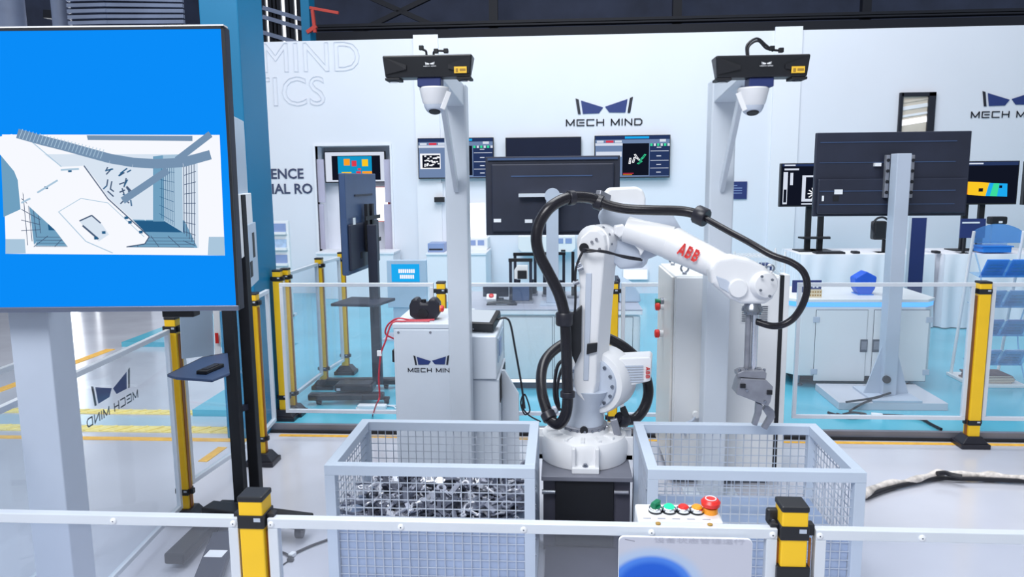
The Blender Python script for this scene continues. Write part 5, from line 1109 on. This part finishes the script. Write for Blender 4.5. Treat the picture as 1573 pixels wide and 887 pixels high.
for x0p, x1p in ((775, 848), (852, 905), (948, 972)):
    d0, d1 = P(x0p, 582, NY+0.012), P(x1p, 488, NY+0.012)
    MB().box(d0.x, d1.x, NY+0.012, NY+0.02, d0.z, d1.z).build('door', 'cabinet_white', t, bevel=0.002); MB().box(d0.x-0.004, d1.x+0.004, NY+0.0185, NY+0.0195, d0.z-0.004, d1.z+0.004).build('door_gap', 'seam_dark', t)
# things on the counter
def onc(x, y, Y): return P(x, y, Y)
a, c = P(742, 462, 6.15), P(781, 441, 6.15); t = T('small_monitor', 'low dark monitor on the counter behind the tablet pendant', 'monitor', (a.x, 6.15, CZ))
MB().box(a.x, c.x, 6.15, 6.19, CZ+0.03, c.z).build('panel', 'tv_back', t, bevel=0.004); MB().box((a.x+c.x)/2-0.06, (a.x+c.x)/2+0.06, 6.12, 6.24, CZ, CZ+0.012).build('foot', 'tv_back', t); MB().box((a.x+c.x)/2-0.02, (a.x+c.x)/2+0.02, 6.19, 6.205, CZ+0.012, CZ+0.1).build('neck', 'tv_back', t)
a = P(755, 464, 5.95); t = T('stop_switch_box', 'white switch box with red top on the counter', 'control box', (a.x, 5.95, CZ))
MB().box(a.x-0.02, a.x+0.02, 5.93, 5.97, CZ, CZ+0.03).build('foot', 'pole_grey', t); A = Matrix.Translation((a.x, 5.95, CZ+0.055)) @ Matrix.Rotation(math.radians(30), 4, 'X')
MB(A).box(-0.04, 0.04, -0.035, 0.035, -0.025, 0.015).build('shell', 'label_white', t, bevel=0.005); MB(A).lathe((0,0,0.015), Z_, [(0.02,0),(0.02,0.012),(0.012,0.016)], 16).build('stop_button', 'red_plastic', t, smooth=True)
a = P(772, 468, 5.95); t = T('cable_pouch', 'dark folded pouch on the counter beside the switch box', 'pouch', (a.x, 6.0, CZ))
MB().prism([(a.x-0.13,5.9,CZ),(a.x+0.12,5.9,CZ),(a.x+0.1,5.9,CZ+0.02),(a.x-0.02,5.9,CZ+0.035),(a.x-0.12,5.9,CZ+0.02)], (0,0.12,0)).build('shell', 'rubber', t, bevel=0.006); MB().box(a.x-0.05, a.x+0.04, 5.895, 5.9, CZ+0.006, CZ+0.012).build('zip', 'steel', t)
def rig(label, xa, xb, ytop, Y, box_, dark):
    a, c = P(xa, ytop, Y), P(xb, ytop, Y); t = T('test_rig', label, 'test rig', ((a.x+c.x)/2, Y, CZ), 'vision test rigs on the counter')
    MB().box(a.x-0.02, c.x+0.02, Y-0.06, Y+0.12, CZ, CZ+0.02).build('base_plate', 'steel_dark', t)
    for x in (a.x, c.x): MB().box(x-0.012, x+0.012, Y, Y+0.024, CZ+0.02, a.z).build('post', 'tv_back', t)
    MB().box(a.x-0.015, c.x+0.015, Y-0.01, Y+0.03, a.z-0.012, a.z+0.012).build('cross_beam', 'black_matt', t)
    if box_:
        b0, b1 = P(xa+6, 429, Y-0.04), P(xb-4, 408, Y-0.04); MB().prism([V((b0.x,Y-0.04,b0.z)), V((b1.x,Y-0.04,b0.z)), V((b1.x,Y-0.04,b1.z)), V((b0.x+0.025,Y-0.04,b1.z)), V((b0.x,Y-0.04,b1.z-0.04))], (0,0.04,0)).build('scanner_head', 'cabinet_white', t, bevel=0.004)
        b0, b1 = P(795, 429, Y-0.055), P(809, 416, Y-0.055); MB().box(b0.x, b1.x, Y-0.055, Y-0.04, b0.z, b1.z).build('scanner_lens', 'black_matt', t, bevel=0.004)
        b0, b1 = P(787, 466, Y-0.05), P(813, 440, Y-0.05); MB().box(b0.x, b1.x, Y-0.05, Y, CZ+0.02, b1.z).build('work_block', 'tv_back_blue', t, bevel=0.006)
    else:
        for x in (a.x+0.03, c.x-0.03): MB().lathe((x, Y-0.03, CZ+0.02), Z_, [(0.04,0),(0.035,0.05),(0.015,0.07),(0.02,0.12)], 14).build('clamp', 'tv_back', t, smooth=True)
rig('black framed test rig with white scanner head on the counter', 784, 815, 400, 6.05, True, 0)
rig('taller black framed test rig left of the pole on the counter', 791, 822, 391, 6.45, False, 0)
rig('black framed test rig behind the middle television pole', 836, 866, 390, 6.40, False, 0)
a = P(880, 430, 6.3); t = T('single_probe', 'single black probe post on the counter left of the robot arm', 'probe', (a.x, 6.3, CZ))
MB().cyl((a.x, 6.3, CZ+0.02), (a.x, 6.3, P(880, 387, 6.3).z), 0.013, n=12).build('rod', 'black_matt', t, smooth=True); MB().lathe((a.x, 6.3, CZ), Z_, [(0.05,0),(0.05,0.015),(0.03,0.02)], 16).build('foot', 'steel_dark', t, smooth=True)
b0, b1 = P(835, 463, 5.85), P(862, 463, 5.85)
b0, b1 = P(958, 470, 6.1), P(984, 442, 6.1); t = T('round_hood', 'grey rounded machine hood at the right end of the counter', 'machine', (b0.x, 6.1, CZ))
MB().prism([V((b0.x-0.04,6.05,CZ)), V((b1.x,6.05,CZ)), V((b1.x-0.01,6.05,CZ+0.07)), V((b1.x-0.05,6.05,CZ+0.13)), V((b0.x+0.02,6.05,CZ+0.17)), V((b0.x-0.04,6.05,CZ+0.17))], (0,0.3,0)).build('hood', 'tv_back_pale', t, bevel=0.015, seg=3); MB().box(b0.x-0.06, b0.x-0.035, 6.06, 6.3, CZ, CZ+0.19).build('side_plate', 'tv_back', t)

# ------------------------------------------------------------------ right cabinet with blue light strip
XY = 5.86; a, c = P(1213, 462, XY), P(1442, 462, XY); XZ = a.z+0.012
t = T('lit_cabinet', 'white two-door cabinet with a glowing blue strip behind the right pole', 'cabinet', ((a.x+c.x)/2, XY, PLAT))
bz0 = PLAT+0.10
def octo(x0, x1, y0, y1, r): return [(x0+r,y0),(x1-r,y0),(x1,y0+r),(x1,y1),(x0,y1),(x0,y0+r)]
MB().prism([V((x, y, bz0)) for x, y in octo(a.x, c.x, XY, 6.55, 0.09)], (0, 0, XZ-0.06-bz0)).build('body', 'cabinet_white', t, bevel=0.006)
MB().prism([V((x, y, XZ-0.058)) for x, y in octo(a.x-0.004, c.x+0.004, XY-0.006, 6.55, 0.09)], (0, 0, 0.034)).build('light_strip', 'em_led', t)
MB().prism([V((x, y, XZ-0.024)) for x, y in octo(a.x-0.01, c.x+0.01, XY-0.012, 6.56, 0.09)], (0, 0, 0.024)).build('worktop', 'cabinet_white', t, bevel=0.003)
for xx in (a.x+0.12, c.x-0.12):
    for yy in (XY+0.1, 6.45): MB().lathe((xx, yy, PLAT), Z_, [(0.04,0),(0.04,0.01),(0.018,0.02),(0.018,0.1)], 12).build('levelling_foot', 'steel', t, smooth=True)
MB().box(a.x+0.1, c.x-0.1, XY+0.15, 6.4, PLAT+0.03, bz0).build('underside', 'black_matt', t)
for d0x, d1x, hx in ((1249, 1333, 1326), (1337, 1428, 1345)):
    d0, d1 = P(d0x, 585, XY), P(d1x, 477, XY); o = MB().box(d0.x, d1.x, XY-0.008, XY, d0.z, d1.z).build('door', 'cabinet_white', t, bevel=0.002); MB().box(d0.x-0.004, d1.x+0.004, XY-0.0015, XY-0.0005, d0.z-0.004, d1.z+0.004).build('door_gap', 'seam_dark', t)
    hq = P(hx, 531, XY); MB().box(hq.x-0.028, hq.x+0.028, XY-0.014, XY-0.008, hq.z-0.05, hq.z+0.05).build('handle', 'seam_dark', o, bevel=0.003)
    MB().box(hq.x-0.02, hq.x+0.02, XY-0.016, XY-0.014, hq.z-0.03, hq.z+0.035).build('handle_lever', 'steel_dark', o)
    hxx = d0.x if d0x == 1249 else d1.x
    for yy in (491, 571): z = P(1300, yy, XY).z; MB().box(hxx-0.025, hxx+0.025, XY-0.014, XY-0.007, z-0.022, z+0.022).build('hinge', 'pole_grey', o, bevel=0.003)
# things on it
q = P(1325, 446, 6.12); hb = T('hex_block', 'deep blue six-sided block on the lit cabinet', 'block', (q.x, 6.12, XZ))
hx = [(0.0,0.19),(0.085,0.145),(0.075,0.05),(0.045,0.0),(-0.045,0.0),(-0.075,0.05),(-0.085,0.135)]
MB().prism([V((q.x+x, 6.06, XZ+z)) for x, z in hx], (0, 0.12, 0)).build('block', 'blue_deep', hb, bevel=0.012, seg=3); MB().box(q.x-0.06, q.x+0.06, 6.05, 6.19, XZ, XZ+0.008).build('foot', 'blue_plastic', hb)
a2, c2 = P(1241, 459, 5.93), P(1263, 445, 5.93); gc = T('gold_card', 'cream card with gold lettering on the lit cabinet', 'card', (a2.x, 5.93, XZ))
MB().box(a2.x, c2.x, 5.93, 5.936, XZ, c2.z).build('card', 'gold_card', gc)
for j in range(2):
    for k in range(5): x = a2.x+0.012+k*0.019; z = XZ+0.012+j*0.026; MB().box(x, x+0.012, 5.9285, 5.93, z, z+0.013).build('character', 'gold_ink', gc)
a2, c2 = P(1217, 449, 6.2), P(1262, 437, 6.2); nb_ = T('navy_sign', 'long navy sign behind the cream card', 'sign', (a2.x, 6.2, XZ))
MB().box(a2.x, c2.x, 6.2, 6.212, XZ, XZ+0.10).build('board', 'navy_board', nb_)
for k in range(3): MB().box(c2.x-0.1+k*0.03, c2.x-0.085+k*0.03, 6.198, 6.2, XZ+0.04, XZ+0.07).build('character', 'label_white', nb_)
# navy roll-up banner
a2, c2 = P(1398, 335, 7.2), P(1424, 335, 7.2); rb_ = T('rollup_banner', 'narrow navy banner standing behind the right pole', 'banner', ((a2.x+c2.x)/2, 7.2, PLAT))
MB().box(a2.x, c2.x, 7.2, 7.206, PLAT+0.06, a2.z).build('sheet', 'navy_board', rb_); MB().box(a2.x-0.02, c2.x+0.02, 7.15, 7.26, PLAT, PLAT+0.06).build('cassette', 'aluminium', rb_, bevel=0.006); MB().box(a2.x-0.01, a2.x+0.015, 7.195, 7.212, PLAT+0.06, a2.z+0.02).build('support_pole', 'aluminium', rb_)
# cloth covered tables
def cloth_table(label, px0, px1, Y0, Y1, z):
    x0, x1 = P(px0, 392, Y0).x, P(px1, 392, Y0).x; t = T('cloth_table', label, 'table', ((x0+x1)/2, Y0, PLAT), 'tables under white cloths')
    b = MB(); n = 60; 
    def ring(zz, amp): 
        pts = []; per = [((x0,Y0),(x1,Y0)),((x1,Y0),(x1,Y1)),((x1,Y1),(x0,Y1)),((x0,Y1),(x0,Y0))]; nm = [(0,-1),(1,0),(0,1),(-1,0)]
        for (p, q), (ax_, ay_) in zip(per, nm):
            for k in range(n):
                f = k/n; o_ = amp*(0.5+0.5*math.sin(f*n*0.7+math.sin(f*9)*2)); pts.append((p[0]+(q[0]-p[0])*f+ax_*o_, p[1]+(q[1]-p[1])*f+ay_*o_, zz))
        return pts
    R_ = [ring(z, 0), ring(z-0.03, 0.008), ring(z-0.3, 0.02), ring(PLAT+0.01, 0.045)]; m = 4*n
    b.add(sum(R_, []), [(k*m+i, k*m+(i+1) % m, (k+1)*m+(i+1) % m, (k+1)*m+i) for k in range(3) for i in range(m)]+[tuple(range(m))])
    b.build('tablecloth', 'cloth_white', t, smooth=True)
    for xx in (x0+0.08, x1-0.08):
        for yy in (Y0+0.08, Y1-0.08): MB().box(xx-0.02, xx+0.02, yy-0.02, yy+0.02, PLAT, z-0.03).build('leg', 'steel', t)
    MB().box(x0+0.01, x1-0.01, Y0+0.01, Y1-0.01, z-0.03, z-0.004).build('tabletop', 'cabinet_white', t)
TZ = P(1350, 391, 8.3).z
cloth_table('white clothed table behind the lit cabinet', 1230, 1436, 8.3, 9.0, TZ); cloth_table('white clothed table behind the brochure rack', 1452, 1680, 8.3, 9.0, TZ)
def table_screen(label, px, posts, items, lit='em_ui_dark', bar=None):
    t, a, c = flat_tv(label, px, 8.62, items, UM, group='screens standing on the clothed tables', lit=lit)
    for k, xx in enumerate(posts):
        q = P(xx, 350, 8.7); MB().box(q.x-0.03, q.x+0.03, 8.68, 8.72, TZ+0.012, a.z+0.15).build('post', 'black_matt', t); MB().box(q.x-0.12, q.x+0.12, 8.58, 8.85, TZ, TZ+0.012).build('foot', 'black_matt', t)
    if bar: z = P(1250, bar, 8.6).z; p0, p1 = P(1229, bar, 8.6), P(1279, bar, 8.6); MB().prism([V((p0.x,8.68,z)), V((p1.x,8.68,z)), V((p1.x-0.04,8.55,z)), V((p0.x+0.02,8.55,z))], (0,0,0.02)).build('ledge', 'black_matt', t)
I = [(rc(.02,.93,.98,.98), 0), (rc(.02,.82,.98,.92), 1), (rc(.05,.94,.2,.97), 3), (rc(.05,.84,.25,.88), 3), (rc(.04,.06,.10,.8), 3), (rc(.05,.10,.09,.4), 1), (rc(.30,.12,.80,.72), 3), (rc(.35,.18,.95,.68), 1), (rc(.30,.05,.6,.08), 3)]
for k in range(10): an = k*math.pi/5; I.append((stroke([(.47,.30), (.47+.09*math.cos(an), .30+.14*math.sin(an))], .02)[0], 7))
I += [(rc(.62,.25,.78,.45), 7), (rc(.13,.5,.17,.78), 3)]
table_screen('table screen showing a white wheel left of the rear-facing television', (1197, 250, 1312, 318), (1241, 1260), I, bar=367)
I = [(rc(.02,.9,.98,.98), 0), (rc(.3,.93,.5,.96), 3), ([(.08,.55),(.48,.52),(.62,.50),(.56,.20),(.30,.24),(.08,.32)], 8), ([(.3,.53),(.62,.50),(.56,.20),(.32,.23)], 9), ([(.60,.50),(.85,.48),(.86,.18),(.56,.20)], 4), ([(.66,.49),(.74,.49),(.72,.19),(.62,.20)], 5)]
I += [(rc(.46,.30,.52,.38), 1), (rc(.74,.38,.78,.44), 1)]
table_screen('table screen showing an orange to cyan part on black', (1450, 247, 1567, 315), (1505, 1480), I)
table_screen('table screen cut off by the right picture edge', (1571, 247, 1660, 315), (1612,), [(rc(.02,.05,.98,.95), 0), (rc(.03,.2,.07,.9), 4), (rc(.1,.84,.5,.9), 3)])
# small things on the tables
def small(name, label, cat, pxb, Y, parts):
    t = T(name, label, cat, (P(pxb[0], pxb[1], Y).x, Y, TZ))
    for nm, (x0, y0, x1, y1), d0, d1, m, bv in parts:
        p0, p1 = P(x0, y1, Y), P(x1, y0, Y); MB().box(p0.x, p1.x, Y+d0, Y+d1, max(p0.z, TZ), p1.z).build(nm, m, t, bevel=bv)
    return t
t = small('desk_scanner', 'black scanner with a looped lead on the table left of the pole', 'scanner', (1355, 391), 8.5, [('body', (1342, 340, 1364, 369), 0, 0.12, 'black_plastic', 0.02), ('stem', (1357, 369, 1364, 392), 0.03, 0.06, 'black_matt', 0), ('foot', (1346, 389, 1374, 392), -0.05, 0.12, 'black_matt', 0)])
MB().tube([P(x, y, 8.5) for x, y in ((1344,360),(1340,348),(1346,337),(1356,334),(1364,338))], 0.012, 8).build('lead', 'cable_black', t, smooth=True)
small('info_board', 'navy information board on a post beside the brochure rack', 'sign', (1482, 391), 8.4, [('board', (1474, 336, 1515, 366), 0, 0.012, 'navy_board', 0), ('post', (1479, 366, 1484, 392), 0.0, 0.03, 'black_matt', 0), ('print_line', (1478, 341, 1505, 343.5), -0.003, 0, 'label_white', 0), ('foot', (1472, 389.5, 1492, 392), -0.05, 0.1, 'black_matt', 0)])
small('desk_camera', 'black desk camera on a post above the blue tray', 'camera', (1530, 391), 8.5, [('body', (1522, 333, 1549, 345), 0, 0.1, 'black_plastic', 0.015), ('logo_spot', (1534, 340, 1540, 343), -0.003, 0, 'label_white', 0), ('post', (1524, 344, 1528, 392), 0.04, 0.07, 'cabinet_white', 0), ('foot', (1516, 389, 1536, 392), -0.04, 0.1, 'black_matt', 0)])
small('blue_tray', 'bright blue plastic tray on the table behind the brochure rack', 'tray', (1532, 391), 8.32, [('tray', (1510, 379, 1555, 388.5), 0, 0.2, 'blue_plastic', 0.01), ('rim', (1508, 378, 1557, 380), -0.01, 0.21, 'blue_plastic', 0), ('contents', (1515, 374, 1550, 379), 0.03, 0.18, 'acrylic', 0)])
small('keyboard', 'flat black keyboard on the table under the wheel screen', 'keyboard', (1275, 391), 8.34, [('case', (1254, 387.5, 1299, 391), 0, 0.14, 'black_matt', 0.004), ('keys', (1257, 386.7, 1296, 388), 0.02, 0.12, 'rubber', 0)])
small('mouse', 'small black mouse on the table left of the scanner', 'mouse', (1317, 391), 8.36, [('shell', (1311, 386.5, 1322, 391), 0, 0.1, 'black_matt', 0.01), ('wheel', (1316, 386, 1317.5, 388), 0.02, 0.05, 'rubber', 0)])
small('mouse', 'small dark mouse on the table right of the navy banner', 'mouse', (1450, 391), 8.36, [('shell', (1436, 386, 1446, 391), 0, 0.1, 'black_matt', 0.01), ('wheel', (1440, 385.5, 1442, 388), 0.02, 0.05, 'rubber', 0)])
# wire rack behind the electrical cabinet
a2, c2 = P(1128, 392, 6.75), P(1206, 392, 6.75); t = T('wire_rack', 'white wire rack with blue boxes behind the electrical cabinet', 'rack', ((a2.x+c2.x)/2, 6.75, PLAT))
for xx in (a2.x, c2.x):
    for yy in (6.75, 7.05): MB().cyl((xx, yy, PLAT), (xx, yy, a2.z+0.03), 0.01, n=8).build('post', 'cabinet_white', t, smooth=True)
for z in (a2.z-0.02, a2.z-0.18, a2.z-0.55):
    b = MB()
    for k in range(14): x = a2.x+(c2.x-a2.x)*k/13; b.bar((x, 6.75, z), (x, 7.05, z), 0.005, 0.005)
    for yy in (6.75, 6.9, 7.05): b.bar((a2.x, yy, z), (c2.x, yy, z), 0.008, 0.008)
    b.build('wire_shelf', 'cabinet_white', t)
b = MB()
for k in range(14): x = a2.x+(c2.x-a2.x)*k/13; b.bar((x, 6.75, a2.z-0.18), (x, 6.75, a2.z-0.02), 0.004, 0.004)
for k in range(1, 4): b.bar((a2.x, 6.75, a2.z-0.18+k*0.04), (c2.x, 6.75, a2.z-0.18+k*0.04), 0.004, 0.004)
b.build('wire_front', 'cabinet_white', t)
for k, x in enumerate((0.18, 0.42, 0.7)):
    xx = a2.x+(c2.x-a2.x)*x; t = T('stock_box', ('small blue box at the left of the wire rack', 'small blue box in the middle of the wire rack', 'small blue box at the right of the wire rack')[k], 'box', (xx, 6.85, a2.z-0.17), 'blue boxes on the wire rack')
    MB().box(xx-0.04, xx+0.04, 6.81, 6.95, a2.z-0.175, a2.z-0.09).build('carton', 'navy_board', t, bevel=0.003); MB().box(xx-0.02, xx+0.02, 6.808, 6.81, a2.z-0.15, a2.z-0.12).build('label_patch', 'label_white', t)

# brochure rack at right
gb = G(1520, 588, PLAT); BY = gb.y
x0, x1 = P(1487, 500, BY).x, P(1562, 500, BY).x; zt_ = P(1520, 356, BY).z
t = T('brochure_rack', 'clear brochure rack with an arched blue header at right', 'rack', ((x0+x1)/2, BY, PLAT))
for xx in (x0, x1): MB().cyl((xx, BY+0.2, PLAT+0.02), (xx, BY+0.02, zt_), 0.012, n=10).build('post', 'cabinet_white', t, smooth=True)
for xx in (x0, x1): MB().tube([(xx, BY-0.18, PLAT+0.03), (xx, BY-0.02, 0.45), (xx, BY-0.14, 0.85), (xx, BY-0.02, 1.1)], 0.006, 8).build('side_curve', 'acrylic', t, smooth=True)
zh = P(1520, 374, BY).z; arch = [V((x0, BY+0.03, zh))]+[V((x1, BY+0.03, zh)), V((x1, BY+0.03, zh+0.09))]+[V((x1+(x0-x1)*f, BY+0.03, zh+0.09+0.06*math.sin(math.pi*f)**0.8)) for f in (0.1,0.2,0.3,0.4,0.5,0.6,0.7,0.8,0.9)]+[V((x0, BY+0.03, zh+0.09))]
MB().prism(arch, (0, 0.008, 0)).build('header', 'acrylic_blue', t)
for k, (yt, yb_) in enumerate(((396, 424), (442, 470), (486, 513), (531, 557))):
    zA, zB = P(1520, yt, BY).z, P(1520, yb_, BY).z
    o = MB().prism([V((x0, BY-0.1, zB)), V((x1, BY-0.1, zB)), V((x1, BY-0.22, zA)), V((x0, BY-0.22, zA))], (0, 0.006, 0.002)).build('tray_front', 'acrylic_blue' if k == 0 else 'acrylic', t)
    MB().prism([V((x0, BY-0.1, zB)), V((x1, BY-0.1, zB)), V((x1, BY+0.04, zB+0.02)), V((x0, BY+0.04, zB+0.02))], (0, 0, 0.005)).build('tray_floor', 'acrylic', t)
    for j in range(2):
        u0 = x0+0.02+j*(x1-x0)/2; br = T('brochure', ('%s brochure in the %s tray of the clear rack, %s one' % (('blue', 'pale blue', 'grey-blue', 'grey')[k], ('top', 'second', 'third', 'lowest')[k], ('left', 'right')[j])), 'brochure', (u0+0.08, BY-0.08, zB+0.012), 'brochures in the clear rack')
        MB().prism([V((u0, BY-0.085, zB+0.012)), V((u0+0.16, BY-0.085, zB+0.012)), V((u0+0.16, BY-0.17, zA+0.0)), V((u0, BY-0.17, zA+0.0))], (0, 0.012, 0.003)).build('cover', ('blue_plastic', 'brochure_blue', 'console_blue', 'brochure_blue')[k], br)
        for q in range(3): f = 0.3+0.2*q; MB().box(u0+0.02, u0+0.13, BY-0.088-0.085*f, BY-0.087-0.085*f, zB+0.012+(zA-zB-0.012)*f-0.006, zB+0.012+(zA-zB-0.012)*f).build('print_line', 'ink_navy', br)
MB().box(x0-0.02, x1+0.02, BY-0.16, BY+0.24, PLAT, PLAT+0.025).build('base_shelf', 'cabinet_white', t, bevel=0.004)
for k in range(5):
    t = T('brochure', ('bottom', 'second', 'third', 'fourth', 'topmost')[k]+' brown brochure of the stack on the rack base', 'brochure', ((x0+x1)/2-0.03, BY, PLAT+0.026+k*0.012), 'brown brochures on the rack base')
    o_ = random.uniform(-0.015, 0.015); z = PLAT+0.026+k*0.012; MB().box(x0+0.02+o_, x1-0.06+o_, BY-0.12, BY+0.1, z, z+0.011).build('cover', 'brochure_brown', t); MB().box(x0+0.023+o_, x1-0.063+o_, BY-0.121, BY+0.09, z+0.002, z+0.009).build('pages', 'wood_beige', t)

# ------------------------------------------------------------------ cables on the floor
t = T('wrapped_cable', 'dirty white wrapped cable bundle on the floor right of the empty bin', 'cable', (*G(1450, 730)[:2], 0))
pts = [G(x, y, 0.03) for x, y in ((1325,762),(1345,750),(1375,742),(1400,739),(1428,732),(1448,727),(1475,729),(1510,731),(1540,733),(1590,737))]
MB().tube(pts, lambda f: 0.019+0.005*math.sin(f*40)+0.004*math.sin(f*17), 10, 8).build('sleeve', 'cable_wrap', t, smooth=True)
pts = [G(x, y, 0.02) for x, y in ((1330,764),(1362,752),(1400,743),(1440,735),(1470,736),(1520,737),(1560,739),(1592,740))]
MB().tube(pts, 0.013, 8, 6).build('inner_cable', 'cable_black', t, smooth=True)
MB().tube([G(x, y, 0.055) for x, y in ((1440,728),(1452,727),(1462,730),(1478,733))], 0.014, 8, 5).build('inner_cable', 'cable_black', t, smooth=True)
t = T('power_cable', 'thin black power cable with a white tag left of the heaped bin', 'cable', (*G(450, 855)[:2], 0))
MB().tube([G(x, y, 0.008) for x, y in ((505,829),(480,838),(462,846),(452,851),(446,857),(440,852),(428,847),(418,842))], 0.006, 8, 5).build('cable', 'cable_black', t, smooth=True)
q, q2 = G(446, 855, 0.012), G(452, 850, 0.012); MB().bar(q, q2, 0.022, 0.016).build('tag', 'label_white', t)
q = G(446, 860, 0.01); MB().box(q.x-0.014, q.x+0.014, q.y-0.01, q.y+0.014, 0.0, 0.018).build('plug', 'black_plastic', t, bevel=0.004)
MB().tube([G(x, y, 0.004) for x, y in ((444,862),(435,868),(428,876))], 0.003, 6, 5).build('cable', 'cable_black', t)
t = T('floor_cable', 'black cable lying on the blue platform behind the right fence', 'cable', (*G(1340, 638, PLAT)[:2], PLAT))
MB().tube([G(x, y, PLAT+0.012) for x, y in ((1272,634),(1290,639),(1320,641),(1352,638),(1390,640),(1415,644),(1430,652),(1446,660))], 0.01, 8, 6).build('cable', 'cable_black', t, smooth=True)
MB().tube([G(x, y, PLAT+0.022) for x, y in ((1285,636),(1305,640),(1330,637),(1310,634),(1295,637))], 0.008, 8, 6).build('cable', 'cable_black', t, smooth=True)
q, q2 = G(1338, 638, PLAT+0.014), G(1356, 640, PLAT+0.014); MB().bar(q, q2, 0.05, 0.028).build('plug_block', 'label_white', t, bevel=0.004)
